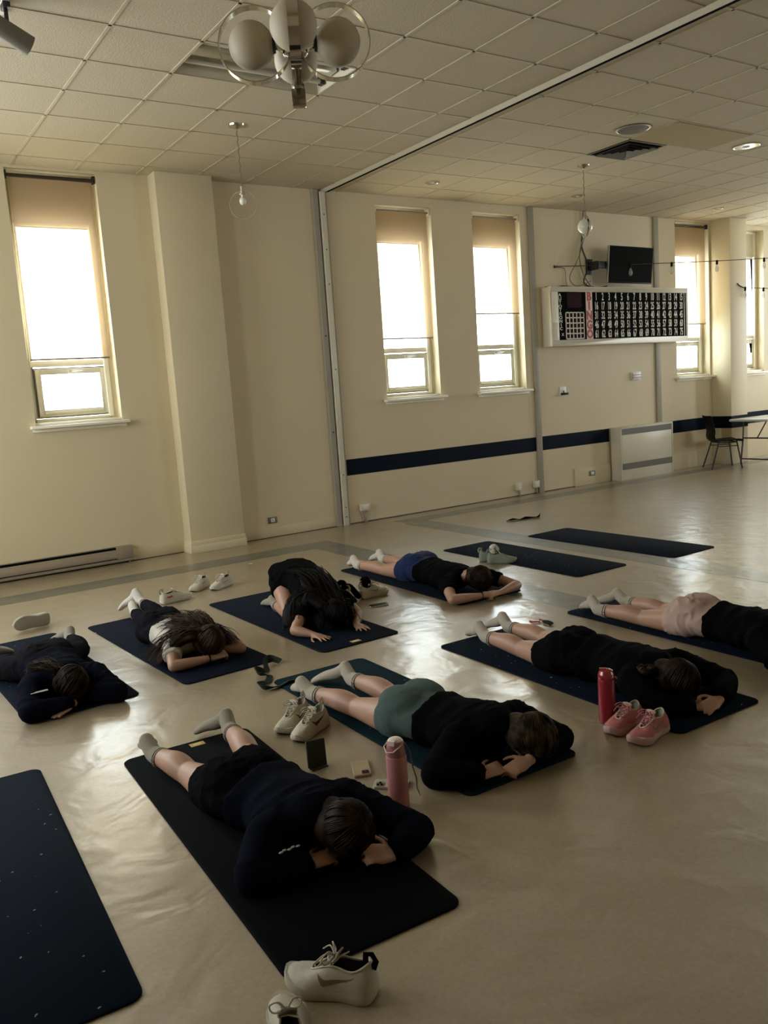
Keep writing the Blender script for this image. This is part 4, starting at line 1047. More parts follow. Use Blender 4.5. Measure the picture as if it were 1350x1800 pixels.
# person in navy shorts and black tee, back row
F = prone(P=(4.085, 5.735, .112), W=(4.07, 5.52, .103), N=(4.055, 5.13, .13), H=(4.10, 5.0, .125), hipL=(3.995, 5.76, .10), hipR=(4.175, 5.76, .10),
    kneeL=(3.965, 6.12, .060), kneeR=(4.21, 6.15, .060), ankL=(3.885, 6.46, .075), heelL=(3.91, 6.55, .115), toeL=(3.97, 6.70, .03),
    ankR=(4.18, 6.49, .075), heelR=(4.21, 6.57, .12), toeR=(4.23, 6.74, .03), shL=(3.86, 5.10, .11), shR=(4.24, 5.10, .11),
    elL=(3.735, 4.87, .050), wrL=(3.975, 4.80, .05), elR=(4.36, 4.85, .050), wrR=(4.13, 4.775, .05), hood=False,
    hands=dict(L=(((0.95, -0.05, -0.02), (0, -0.3, 1), -1), dict(curl=0.75, spread=0.05)), R=(((-0.95, 0.05, 0.0), (0, -0.3, 1), 1), dict(curl=0.6, spread=0.05))))
T = make_person('person face down in navy blue shorts and black short-sleeved tee, white socks', F, M['skin'], M['black_cloth'], M['navy_shorts'], M['sock_white'], leg_cover=0.34, sleeves='short', top_off=0.018, hem=0.34, headdir=((0.0, -0.85, -0.15), (0.0, -0.2, -1)))
finish_hair(hair_cap(T.location, 'hair', M['hair_auburn'], T, F.H, F.R, (0, -0.8, 0.2), seed=7), M['hair_auburn'], T)
ring_band(T, F.wrL+V((-0.02, 0, 0)), (1, -0.2, 0), 0.026, 0.003, M['black_cloth'], 'bracelet')

# person in leggings and white tee with long loose brown hair
F = prone(P=(1.775, 5.60, .115), W=(1.785, 5.40, .103), N=(1.83, 5.09, .13), H=(1.86, 4.97, .135), hipL=(1.685, 5.62, .10), hipR=(1.865, 5.64, .10),
    kneeL=(1.77, 5.98, .062), kneeR=(1.92, 6.04, .075), ankL=(1.81, 6.32, .08), heelL=(1.82, 6.40, .12), toeL=(1.90, 6.53, .03),
    ankR=(1.895, 6.42, .13), heelR=(1.885, 6.50, .19), toeR=(1.79, 6.62, .06), shL=(1.66, 5.08, .11), shR=(2.01, 5.12, .11),
    elL=(1.60, 4.90, .048), wrL=(1.845, 4.875, .05), elR=(2.06, 4.93, .050), wrR=(1.95, 4.98, .06), hood=False, b=0.94,
    hands=dict(L=(((0.95, 0.18, 0.10), (-0.1, -0.5, 1), -1), dict(curl=0.95, spread=0.03)), R=(((-0.95, 0.05, 0.0), (0, -0.3, 1), 1), dict(curl=0.6))), sockh=0.085)
T = make_person('person face down in charcoal leggings and white tee, long brown hair spread out', F, M['skin_tan'], M['white_tee'], M['legging'], M['sock_white'], bottoms='leggings', sleeves='short', top_off=0.018, hem=0.40, headdir=((0.05, -0.85, -0.15), (-0.05, -0.2, -1)))
h = hair_cap(T.location, 'hair', M['hair_brown'], T, F.H, F.R, (-0.3, -0.8, 0.2), seed=8)
rnd = random.Random(11); og = T.location
h.loft([(F.H+V((-0.03, 0.04, 0.05))-og, 0.075, 0.04), (V((1.74, 5.05, 0.17))-og, 0.10, 0.040), (V((1.65, 5.10, 0.11))-og, 0.10, 0.035), (V((1.59, 5.12, 0.045))-og, 0.09, 0.022)], steps=4)
h.loft([(F.H+V((0.0, 0.05, 0.05))-og, 0.075, 0.04), (V((1.81, 5.16, 0.215))-og, 0.12, 0.025), (V((1.79, 5.30, 0.215))-og, 0.10, 0.018)], steps=4)
for i in range(420):
    t = rnd.random()
    a0 = F.H+V((rnd.uniform(-.07, .07), rnd.uniform(-.05, .07), rnd.uniform(0.04, 0.095)))
    if t < 0.45:    # up over the back
        e = V((1.66+rnd.random()*0.30, 5.36+rnd.uniform(-.12, .10), 0.225+rnd.uniform(-.015, .02)))
        if e.x < 1.70: e.z -= 0.05
        mid = a0.lerp(e, 0.5)+V((rnd.uniform(-.03, .03), 0, 0.035))
    elif t < 0.88:   # down to the left side
        e = V((1.50+rnd.random()*0.15, 5.00+rnd.random()*0.30, 0.02+rnd.random()*0.06))
        mid = a0.lerp(e, 0.5)+V((rnd.uniform(-.03, .03), rnd.uniform(-.02, .04), 0.07))
    else:           # loose ends past the hand
        e = V((2.0+rnd.random()*0.10, 4.92+rnd.random()*0.12, 0.03+rnd.random()*0.08)); mid = a0.lerp(e, 0.5)+V((0, 0, 0.03))
    w1 = a0.lerp(mid, 0.5)+V((rnd.uniform(-.012, .012), rnd.uniform(-.012, .012), 0.02)); w2 = mid.lerp(e, 0.55)+V((rnd.uniform(-.02, .02), rnd.uniform(-.02, .02), 0.012))
    strand(h, [p-og for p in (a0, w1, mid, w2, e)], rnd.uniform(0.0035, 0.007), flat=0.5)
finish_hair(h, M['hair_brown'], T)
ring_band(T, F.wrL+V((-0.03, 0, 0)), (1, 0.1, 0), 0.029, 0.0045, M['black_cloth'], 'bracelet')

# person far left with bent legs
F = prone(P=(0.975, 5.36, .115), W=(0.97, 5.17, .105), N=(0.955, 4.90, .13), H=(0.975, 4.79, .13), hipL=(0.885, 5.38, .10), hipR=(1.065, 5.38, .10),
    kneeL=(0.66, 5.68, .065), kneeR=(1.245, 5.66, .065), ankL=(0.72, 6.02, .065), heelL=(0.75, 6.09, .09), toeL=(0.89, 6.14, .03),
    ankR=(1.245, 5.97, .075), heelR=(1.265, 6.03, .115), toeR=(1.135, 6.14, .03), shL=(0.79, 4.90, .12), shR=(1.13, 4.88, .12),
    elL=(0.735, 4.68, .055), wrL=(0.955, 4.70, .04), elR=(1.19, 4.66, .055), wrR=(0.985, 4.775, .055), b=0.98,
    hands=dict(L=(((-0.75, -0.45, -0.1), (0, -0.2, 1), 1), dict(curl=0.1, spread=0.04)), R=(((1.0, 0.05, 0.0), (0, -0.3, 1), -1), dict(curl=0.12, spread=0.04))))
T = make_person('person face down far left in dark leggings and dark navy sweater, knees bent outward', F, M['skin_tan'], M['navy_cloth'], M['legging'], M['sock_grey'], bottoms='leggings', top_off=0.034, hem=0.33, headdir=((0.05, -0.85, -0.1), (-0.05, -0.2, -1)))
h = hair_cap(T.location, 'hair', M['hair_auburn'], T, F.H, F.R, (-0.5, -0.6, 0.1), seed=9)
rnd = random.Random(5); og = T.location
for i in range(120):
    a0 = F.H+V((rnd.uniform(-.08, 0), rnd.uniform(0, .08), rnd.uniform(0.05, 0.09))); e = V((0.80+rnd.random()*0.10, 4.95+rnd.uniform(-.03, .12), 0.20+rnd.uniform(-.02, .03)))
    mid = a0.lerp(e, 0.5)+V((rnd.uniform(-.02, .02), rnd.uniform(-.02, .02), 0.03))
    strand(h, [p-og for p in (a0, mid, e, e+V((rnd.uniform(-.03, .02), rnd.uniform(-.03, .03), -0.02)))], 0.004)
finish_hair(h, M['hair_auburn'], T)
Acc().box((-0.045, -0.012, 0), (0.045, 0.012, 0.002), Matrix.Translation(V((0.80, 4.745, 0.136))-og)).obj('sleeve_print', M['print'], T)

# kneeling person, arms stretched forward
F = prone(P=(2.855, 5.72, .285), W=(2.855, 5.50, .275), N=(2.80, 5.13, .17), H=(2.785, 5.00, .125), hipL=(2.765, 5.72, .25), hipR=(2.945, 5.72, .25), C=(2.83, 5.30, .225), bt=(2.855, 5.755, .30),
    kneeL=(2.665, 5.43, .058), kneeR=(3.03, 5.43, .058), ankL=(2.74, 5.80, .045), heelL=(2.745, 5.87, .075), toeL=(2.75, 6.02, .02),
    ankR=(2.965, 5.80, .045), heelR=(2.96, 5.87, .075), toeR=(2.95, 6.02, .02), shL=(2.65, 5.15, .15), shR=(2.97, 5.15, .15),
    elL=(2.50, 5.03, .05), wrL=(2.575, 4.905, .032), elR=(3.03, 5.06, .05), wrR=(2.915, 4.915, .032), hood=False, b=0.97,
    hands=dict(L=(((0.22, -1, -0.06), (0, -0.1, 1), 1), dict(curl=0.06, spread=0.42)), R=(((-0.18, -1, -0.06), (0, -0.1, 1), -1), dict(curl=0.06, spread=0.42))))
T = make_person('person folded forward on knees in black, arms stretched out, very long black hair', F, M['skin'], M['black_cloth'], M['black_cloth'], M['sock_grey'], leg_cover=0.35, sleeves='short', top_off=0.030, hem=0.20, headdir=((-0.05, -0.8, -0.35), (-0.0, 0.25, -1)))
h = hair_cap(T.location, 'hair', M['hair_black'], T, F.H, F.R, (0, -0.8, 0.2), seed=10)
rnd = random.Random(21); og = T.location
h.loft([(F.H+V((-0.02, 0.03, 0.05))-og, 0.085, 0.05), (V((2.70, 5.17, 0.235))-og, 0.10, 0.045), (V((2.60, 5.17, 0.17))-og, 0.10, 0.04), (V((2.555, 5.12, 0.06))-og, 0.09, 0.03)], steps=4)
h.loft([(F.H+V((0.0, 0.02, 0.06))-og, 0.085, 0.05), (V((2.82, 5.20, 0.262))-og, 0.13, 0.04), (V((2.83, 5.33, 0.315))-og, 0.11, 0.030), (V((2.84, 5.46, 0.345))-og, 0.05, 0.015)], steps=4)
for i in range(620):
    t = rnd.random()
    a0 = F.H+V((rnd.uniform(-.075, .075), rnd.uniform(-.06, .08), rnd.uniform(0.03, 0.09)))
    if t < 0.50:    # down the left side onto the mat
        e = V((2.47+rnd.random()*0.22, 4.98+rnd.random()*0.22, 0.012+rnd.random()*0.03)); up_ = V((2.64+rnd.random()*0.15, 5.20+rnd.random()*0.12, 0.285))
        pts = (a0, a0.lerp(up_, 0.6)+V((0, 0, 0.03)), up_.lerp(e, 0.4)+V((-0.03, 0, 0.03)), e)
    elif t < 0.75:  # back over the shoulders
        e = V((2.70+rnd.random()*0.26, 5.40+rnd.random()*0.15, 0.36+rnd.uniform(-.01, .01))); pts = (a0, a0.lerp(e, 0.4)+V((0, 0, 0.06)), a0.lerp(e, 0.75)+V((0, 0, 0.045)), e)
    else:           # forward and right
        e = V((2.70+rnd.random()*0.30, 4.93+rnd.random()*0.16, 0.012+rnd.random()*0.03)); pts = (a0, a0.lerp(e, 0.4)+V((0.02, -0.01, 0.05)), a0.lerp(e, 0.8)+V((0.01, 0, 0.02)), e)
    strand(h, [p-og for p in pts], rnd.uniform(0.004, 0.008), flat=0.5)
finish_hair(h, M['hair_black'], T)
# ------------------------------------------------------------------ shoes
def lerp(a, b, t): return a+(b-a)*t
def interp(tab, x):
    if x <= tab[0][0]: return tab[0][1]
    for (a, va), (b, vb) in zip(tab, tab[1:]):
        if x <= b: return va+(vb-va)*(x-a)/(b-a)
    return tab[-1][1]
HALF = [(0, 0.0), (0.012, 0.55), (0.05, 0.80), (0.15, 0.88), (0.35, 0.80), (0.5, 0.84), (0.70, 1.0), (0.84, 0.92), (0.93, 0.68), (0.98, 0.38), (1.0, 0.0)]
def shoe_geom(L, hw, hc, side=1, chunky=1.0):
    """outline and topline of a sneaker, toe to +x; side +1 = left shoe"""
    N = 48; out = []; top = []
    for i in range(N):
        u = 2*pi*i/N; x = 0.5-0.5*cos(u) if i <= N//2 else 0.5-0.5*cos(u)
        sg = 1 if i <= N//2 else -1
        hwid = interp(HALF, x)*hw; bend = side*0.010*sin(pi*max(0, x-0.35)/0.65)
        y = sg*hwid+bend
        out.append((x*L, y))
        # topline
        if x < 0.42:
            tx = lerp(0.035, 0.40, x/0.42); ty = sg*0.030*math.sqrt(max(0, 1-((x-0.18)/0.24)**2))*0.95 if x < 0.42 else 0
            ty = sg*interp([(0, 0.0), (0.02, 0.012), (0.08, 0.024), (0.2, 0.031), (0.42, 0.024)], x)
            tz = interp([(0, hc+0.006), (0.06, hc), (0.2, hc-0.020), (0.34, hc-0.010), (0.42, hc)], x)
        elif x < 0.74:
            tx = lerp(0.40, 0.66, (x-0.42)/0.32); ty = sg*lerp(0.022, 0.014, (x-0.42)/0.32); tz = lerp(hc, 0.068, (x-0.42)/0.32)
        else:
            q = (x-0.74)/0.26; tx = lerp(0.66, 0.69, min(1, q)); ty = sg*0.014*math.sqrt(max(0, 1-q*q)); tz = lerp(0.068, 0.062, q)
        top.append((tx*L, ty+bend*0.6, tz))
    for _ in range(4): top = [tuple((top[i-1][k]+2*top[i][k]+top[(i+1) % N][k])/4 for k in range(3)) for i in range(N)]
    return N, out, top
def solebump(x, L): return 0.018*max(0, x/L-0.78)/0.22*max(0, x/L-0.78)/0.22*1.0+0.004*max(0, 0.08-x/L)/0.08
def shoe(name_label, pos, heading, colr, L=0.265, hw=0.048, hc=0.095, side=1, group=None, roll=None, stripe=None, laces=True, tab=True, sock=None, accent=None, loops=True, script=False, mids=0.030):
    T = thing('sneaker', name_label, 'sneaker', pos, heading, group)
    if roll: T.rotation_euler = roll
    N, out, top = shoe_geom(L, hw, hc, side); K = 8
    zs = mids
    def wall(i, t, o=0.0):
        ox, oy = out[i % N]; tx, ty, tz = top[i % N]; z0 = zs*0.75+solebump(ox, L)
        cx, cy = ox-0.45*L, oy; ln = math.hypot(cx*0.5, cy) or 1; nx, ny = cx*0.5/ln, cy/ln
        bx = ox+nx*0.003; by = oy+ny*0.003; bz = z0
        fr = max(0, ox/L-0.7)/0.3
        mx_ = lerp(ox, tx, 0.28+0.1*fr)+nx*0.007; my = lerp(oy, ty, 0.25)+ny*0.006; mz = lerp(z0, tz, 0.62+0.18*fr)
        a_, b_, c_ = (1-t)**2, 2*t*(1-t), t*t
        p = V((a_*bx+b_*mx_+c_*tx, a_*by+b_*my+c_*ty, a_*bz+b_*mz+c_*tz))
        return p+V((nx, ny, 0.25*t)).normalized()*o
    def T_(p): return p
    a = Acc(); vs = [wall(i, j/K) for j in range(K+1) for i in range(N)]
    fs = [(j*N+i, j*N+(i+1) % N, (j+1)*N+(i+1) % N, (j+1)*N+i) for j in range(K) for i in range(N)]
    a.add(vs, fs)
    up = a.obj('upper', colr['upper'], T)
    a = Acc(); inner = []
    for i in range(N):
        ox, oy = out[i]; inner.append(V((lerp(0.42*L, ox, 0.78)*0.92+0.005, oy*0.72, zs+0.006)))
    vs = [V(t) for t in top]; m_ = [V(t).lerp(q, 0.45)+V((0, (0.006 if q.y > 0 else -0.006), 0)) for t, q in zip(top, inner)]
    vs = vs+m_+inner; fs = [(j*N+i, j*N+(i+1) % N, (j+1)*N+(i+1) % N, (j+1)*N+i) for j in range(2) for i in range(N)]; fs.append(tuple(2*N+i for i in range(N)))
    a.add(vs, fs); a.obj('lining', colr['lining'], T)
    # collar piping
    Acc().tube([V(t) for t in top], 0.0036, 7, closed=True).obj('collar', colr.get('collar', colr['upper']), T)
    # sole
    a = Acc(); vs = []
    prof = [(-0.004, 0.0), (0.0, 0.002), (0.0045, zs*0.35), (0.0035, zs*0.8), (0.001, zs)]
    for (o, z) in prof:
        for (x, y) in out:
            cx, cy = x-0.5*L, y; ln = math.hypot(cx*0.35, cy) or 1
            wv = 0.0025*sin(x/L*26) if z > zs*0.5 else 0
            vs.append((x+cx*0.35/ln*o, y+cy/ln*o, z+solebump(x, L)*(1 if z < zs*0.5 else 0.9)+wv))
    fs = [tuple(range(N-1, -1, -1)), tuple((len(prof)-1)*N+i for i in range(N))]
    for j in range(len(prof)-1):
        for i in range(N): fs.append((j*N+i, j*N+(i+1) % N, (j+1)*N+(i+1) % N, (j+1)*N+i))
    a.add(vs, fs); so = a.obj('sole', colr['sole'], T)
    if accent:
        a = Acc(); vs = [(x*0.985+0.002, y*0.97, z+solebump(x, L)) for z in (-0.001, 0.006) for x, y in out]
        a.add(vs, [tuple(range(N-1, -1, -1)), tuple(N+i for i in range(N))]+[(i, (i+1) % N, N+(i+1) % N, N+i) for i in range(N)]); a.obj('outsole', accent, so)
    # tongue
    a = Acc(); n1 = 9; vs = []; th = 0.004
    for j in range(n1):
        t = j/(n1-1); x = lerp(0.665, 0.375, t)*L; z = lerp(0.060, hc+0.004, min(1, t*1.15)) + (0.022*max(0, t-0.8)/0.2); wd = lerp(0.012, 0.024, t)
        for k in range(5):
            q = k/4*2-1; vs.append((x-0.004*abs(q)*0+0.0, q*wd, z-0.006*q*q))
    k0 = len(vs); vs += [(x-0.003, y, z-th) for x, y, z in vs]
    fs = []
    for j in range(n1-1):
        for k in range(4): b_ = j*5+k; fs.append((b_, b_+1, b_+6, b_+5)); fs.append((b_+k0, b_+5+k0, b_+6+k0, b_+1+k0))
        for b_ in (j*5, j*5+4): fs.append((b_, b_+5, b_+5+k0, b_+k0))
    for b0 in (0, (n1-1)*5):
        for k in range(4): fs.append((b0+k, b0+k+1, b0+k+1+k0, b0+k+k0))
    a.add(vs, fs); a.obj('tongue', colr.get('tongue', colr['upper']), T)
    if laces:
        a = Acc()
        for j in range(6):
            t = j/5; x = lerp(0.64, 0.42, t)*L; z = lerp(0.070, hc+0.003, t); wd = lerp(0.017, 0.025, t); s_ = 1 if j % 2 else -1
            a.tube([(x, -wd, z-0.004), (x+0.004*s_, -wd*0.4, z+0.004), (x-0.004*s_, wd*0.4, z+0.004), (x+0.006*s_, wd, z-0.004)], 0.0024, 6)
            a.tube([(x, wd, z-0.004), (x-0.015, 0.0, z+0.006), (x-0.03, -wd, z+0.004)], 0.002, 6)
        if loops:
            x0_, z0_ = 0.43*L, hc+0.008
            for s_ in (-1, 1):
                strand2(a, [(x0_, 0, z0_), (x0_+0.010, s_*0.018, z0_+0.020), (x0_+0.022, s_*0.040, z0_+0.008), (x0_+0.012, s_*0.034, z0_-0.006), (x0_, 0, z0_)], 0.0024)
                strand2(a, [(x0_, 0, z0_), (x0_+0.02, s_*0.02, z0_+0.012), (x0_+0.05, s_*0.034, z0_-0.012)], 0.0022)
        a.obj('laces', colr['lace'], T)
    if tab:
        Acc().tube([(0.012*L, 0, hc-0.012), (-0.006, 0, hc+0.012), (0.004, 0, hc+0.030), (0.022, 0, hc+0.028), (0.024, 0, hc+0.002)], 0.009, 8, flat=0.35, up=(0, 1, 0)).obj('heel_tab', colr.get('tab', colr['upper']), T)
    if stripe:
        mm, both = stripe
        for sgn in ((1, -1) if both else (side,)):
            a = Acc(); n2 = 16; vs = []
            for k in range(n2+1):
                s_ = k/n2; xx = lerp(0.14, 0.62, s_)
                u = math.acos(1-2*xx)/(2*pi)*N; u = u if sgn > 0 else N-u
                tb = 0.24+0.60*((0.78-s_)/0.78)**1.3 if s_ < 0.78 else 0.24+2.6*(s_-0.78); wdt = 0.26*(s_/0.78)**1.2 if s_ < 0.78 else 0.26*(1-s_)/0.22
                for t in (tb, min(0.95, tb+wdt)):
                    i0 = int(u); f_ = u-i0; vs.append(wall(i0, t, 0.0012).lerp(wall(i0+1, t, 0.0012), f_))
            a.add(vs, [(2*k, 2*k+2, 2*k+3, 2*k+1) for k in range(n2)])
            a.obj('side_mark', mm, T)
    if script:
        a = Acc(); pts = []
        for k in range(60):
            s_ = k/59; xx = lerp(0.16, 0.34, s_); u = N-math.acos(1-2*xx)/(2*pi)*N; i0 = int(u); f_ = u-i0
            t = 0.50+0.12*sin(k*0.85)+0.06*s_; pts.append(wall(i0, t, 0.0015).lerp(wall(i0+1, t, 0.0015), f_))
        a.tube(pts, 0.0013, 5); a.obj('script_mark', M['red'], T)
    if sock:
        a = Acc(); a.loft([((0.17*L, 0.0, 0.05), 0.026, 0.02), ((0.20*L, 0.004, hc), 0.030, 0.022), ((0.16*L, -0.004, hc+0.045), 0.034, 0.020), ((0.26*L, 0.01, hc+0.06), 0.030, 0.020), ((0.36*L, 0.012, hc+0.03), 0.028, 0.018)], n=18, steps=4)
        if sock[1]: a.loft([((0.22*L, -0.01, hc), 0.03, 0.025), ((0.05*L, -0.03, hc+0.02), 0.034, 0.022), ((-0.10*L, -0.05, 0.06), 0.032, 0.024), ((-0.2*L, -0.05, 0.03), 0.03, 0.02)], n=16, steps=4)
        return T, (a, sock[0])
    return T
def strand2(a, pts, r):
    K = [V(p) for p in pts]; P = []
    for i in range(len(K)-1):
        p0 = K[max(i-1, 0)]; p1 = K[i]; p2 = K[i+1]; p3 = K[min(i+2, len(K)-1)]
        for j in range(6):
            t = j/6; P.append(0.5*((2*p1)+(p2-p0)*t+(2*p0-5*p1+4*p2-p3)*t*t+(3*p1-3*p2+p3-p0)*t*t*t))
    a.tube(P+[K[-1]], r, 6)
def palette(up, sole, lace, lining, **k):
    d = dict(upper=up, sole=sole, lace=lace, lining=lining); d.update(k); return d
M['sh_white'] = mat('white_knit_upper', (0.52, 0.47, 0.38), 0.8, bump=0.5, bscale=180, var=0.08, vscale=30)
M['sh_cream'] = mat('cream_mesh_upper', (0.44, 0.40, 0.30), 0.7, bump=0.4, bscale=150, var=0.15, vscale=30)
M['sh_sole'] = mat('white_rubber_sole', (0.50, 0.46, 0.37), 0.5, var=0.06, vscale=20)
M['sh_grey'] = mat('grey_green_upper', (0.20, 0.215, 0.17), 0.75, bump=0.4, bscale=150, var=0.1, vscale=20)
M['sh_pink'] = mat('pink_mesh_upper', (0.40, 0.13, 0.12), 0.8, bump=0.4, bscale=170, var=0.18, vscale=14)
M['sh_palepink'] = mat('pale_pink_foam', (0.42, 0.27, 0.235), 0.55, var=0.1, vscale=12)
M['sh_olive'] = mat('taupe_mark', (0.13, 0.075, 0.04), 0.6)
M['sh_lining'] = mat('dark_lining', (0.06, 0.052, 0.042), 0.95, bump=0.4, bscale=200)
M['sh_lining_l'] = mat('pale_lining', (0.34, 0.31, 0.25), 0.95, bump=0.4, bscale=200)
M['sh_maroon'] = mat('maroon_mark', (0.05, 0.008, 0.012), 0.5)
M['sh_dark'] = mat('dark_rubber', (0.02, 0.018, 0.016), 0.6)
M['sh_bigwhite'] = mat('warm_white_upper', (0.36, 0.325, 0.25), 0.6, bump=0.15, bscale=90, var=0.05, vscale=20)
M['sh_mesh'] = mat('taupe_mesh', (0.22, 0.19, 0.15), 0.8, bump=0.6, bscale=220)
PW = palette(M['sh_white'], M['sh_sole'], M['sh_white'], M['sh_lining'])
def hd(dx, dy): return math.atan2(dy, dx)
shoe('white knit sneaker with a small red script on its side, seen from the side', (2.15, 6.735, 0), hd(0.98, 0.10), PW, script=True, loops=False, L=0.28)
shoe('white sneaker by the wall pair, the middle one of three loose white sneakers', (2.70, 7.11, 0), hd(-0.80, -0.62), PW, stripe=(M['heater'], True), side=1)
shoe('white sneaker nearest the mat of the kneeling person, its toe toward the camera', (2.87, 6.985, 0), hd(-0.84, -0.52), PW, stripe=(M['heater'], True), side=-1)
t_ = shoe('grey-soled sneaker tipped on its side behind the far left mat, sole showing', (1.29, 6.77, 0.055), 0, palette(M['sh_cream'], M['sh_lining_l'], M['sh_cream'], M['sh_lining']), L=0.27, hw=0.055, loops=False, roll=(radians(82), 0, radians(190)))

def tagged(acc_m, T, name, lab, cat, group=None):
    acc, m = acc_m; o = acc.obj(name, m, None); o.location = T.location; o.rotation_euler = T.rotation_euler
    return tag(o, lab, cat, group)
PC = palette(M['sh_cream'], M['sh_sole'], M['sh_cream'], M['sh_lining'])
T, s_ = shoe('cream chunky sneaker, the left one of the pair beside the kneeling person', (3.285, 5.60, 0), hd(-0.55, 0.80), PC, L=0.26, hw=0.052, side=1, sock=(M['black_cloth'], True), stripe=(M['heater'], True), mids=0.036)
tagged(s_, T, 'loose_sock', 'black sock spilling out of the left cream sneaker beside the kneeling person', 'sock')
T, s_ = shoe('cream chunky sneaker, the right one of the pair, toe toward the phone', (3.38, 5.60, 0), hd(0.97, 0.02), PC, L=0.26, hw=0.052, side=-1, sock=(M['black_cloth'], False), stripe=(M['heater'], True), mids=0.036)
tagged(s_, T, 'loose_sock', 'balled black sock stuffed in the right cream sneaker by the phone', 'sock')
PG = palette(M['sh_grey'], M['sh_grey'], M['sh_grey'], M['sh_lining'], tongue=M['sh_cream'])
T, s_ = shoe('grey-green sneaker with its toe pointing right at the corner of the empty speckled mat', (4.89, 5.82, 0), hd(0.80, -0.60), PG, L=0.26, hw=0.050, side=-1, stripe=(M['sh_grey'], True), sock=(M['sock_white'], False), laces=False)
tagged(s_, T, 'loose_sock', 'cream sock standing up out of the grey-green sneaker', 'sock')
shoe('grey-green sneaker half hidden behind the one that points right', (4.90, 5.95, 0), hd(0.80, -0.60), PG, L=0.26, hw=0.050, side=1, laces=False)
PM = palette(M['sh_cream'], M['sh_cream'], M['sh_cream'], M['sh_lining_l'])
shoe('white and maroon sneaker, the farther one of the upright pair by the teal mat', (1.875, 3.735, 0), hd(-0.84, -0.54), PM, L=0.27, hw=0.050, hc=0.10, side=1, stripe=(M['sh_maroon'], True), accent=M['sh_maroon'])
shoe('white and maroon sneaker, the nearer one of the upright pair by the teal mat', (1.90, 3.585, 0), hd(-0.82, -0.50), PM, L=0.27, hw=0.050, hc=0.10, side=-1, stripe=(M['sh_maroon'], True), accent=M['sh_maroon'])
PP = palette(M['sh_pink'], M['sh_palepink'], M['sh_pink'], M['sh_lining_l'], tongue=M['sh_palepink'], collar=M['sh_cream'], tab=M['sh_cream'])
shoe('pink sneaker touching the red bottle, behind its pair', (3.035, 2.575, 0), hd(-0.94, -0.20), PP, L=0.26, hw=0.050, hc=0.092, side=-1, tab=False, mids=0.036)
shoe('pink sneaker with a brown side mark, in front of its pair', (3.035, 2.43, 0), hd(-0.99, -0.12), PP, L=0.26, hw=0.050, hc=0.096, side=1, tab=False, stripe=(M['sh_olive'], True), mids=0.036)
PB = palette(M['sh_bigwhite'], M['sh_bigwhite'], M['sh_bigwhite'], M['sh_lining'], tongue=M['sh_mesh'], tab=M['black_cloth'])
shoe('warm white sneaker with a black heel tab beside the near mat corner', (1.045, 1.80, 0), hd(-0.60, 0.80), PB, L=0.265, hw=0.052, hc=0.098, side=1, stripe=(M['sh_olive'], True), mids=0.036)
shoe('warm white sneaker cut off by the bottom picture edge', (0.742, 1.677, 0), hd(0.30, 0.95), PB, L=0.265, hw=0.052, hc=0.098, side=-1, tab=False, mids=0.036)

# ------------------------------------------------------------------ bottles, phones, straps
M['pink_bottle'] = mat('pink_bottle_enamel', (0.36, 0.135, 0.125), 0.5, bump=0.2, bscale=300)
M['pink_cap'] = mat('dusty_pink_cap', (0.30, 0.11, 0.11), 0.5)
M['lid_white'] = mat('pale_lid', (0.72, 0.60, 0.54), 0.4)
M['red_bottle'] = mat('red_bottle_enamel', (0.22, 0.008, 0.018), 0.35)
M['red_cap'] = mat('red_translucent_cap', (0.26, 0.015, 0.025), 0.15, coat=0.6)
T = thing('water_bottle', 'pink insulated bottle with pale lid standing between the two front mats', 'water bottle', (1.700, 2.635, 0), radians(-60))
Acc().lathe([(0.036, 0), (0.040, 0.003), (0.041, 0.012), (0.041, 0.205), (0.038, 0.213), (0.036, 0.214)], 36).obj('flask', M['pink_bottle'], T)
Acc().lathe([(0.0375, 0.213), (0.0385, 0.218), (0.036, 0.245), (0.033, 0.268), (0.030, 0.272)], 36).obj('cap', M['pink_cap'], T)
a = Acc(); a.ball((0, 0, 0.270), (0.030, 0.030, 0.014), 24); a.box((-0.012, -0.036, 0.262), (0.012, 0.0, 0.280)); a.obj('lid', M['lid_white'], T)
Acc().tube([(-0.033, 0.0, 0.262), (-0.040, -0.020, 0.250), (-0.020, -0.042, 0.236), (0.010, -0.042, 0.240), (0.034, -0.015, 0.262)], 0.0025, 8).obj('carry_loop', M['lid_white'], T)
Acc().tube([(0.036, 0.01, 0.262), (0.046, 0.03, 0.22), (0.05, 0.04, 0.15), (0.055, 0.055, 0.10), (0.052, 0.06, 0.06), (0.060, 0.07, 0.02)], 0.004, 8, flat=0.4).obj('strap', M['sh_mesh'], T)
T = thing('water_bottle', 'dark red bottle with translucent cap standing beside the pink sneakers', 'water bottle', (2.915, 2.655, 0), radians(-50))
Acc().lathe([(0.034, 0), (0.038, 0.003), (0.039, 0.012), (0.039, 0.205), (0.037, 0.212)], 36).obj('flask', M['red_bottle'], T)
Acc().lathe([(0.0375, 0.212), (0.0385, 0.215), (0.0385, 0.232), (0.036, 0.238), (0.031, 0.252), (0.022, 0.258)], 36).obj('cap', M['red_cap'], T)
a = Acc(); a.box((-0.030, -0.012, 0.235), (0.004, 0.012, 0.262)); a.tube([(0.036, 0, 0.222), (0.046, 0, 0.214), (0.042, 0, 0.19)], 0.005, 8); a.obj('flip_lid', M['red_cap'], T, bevel=0.004)

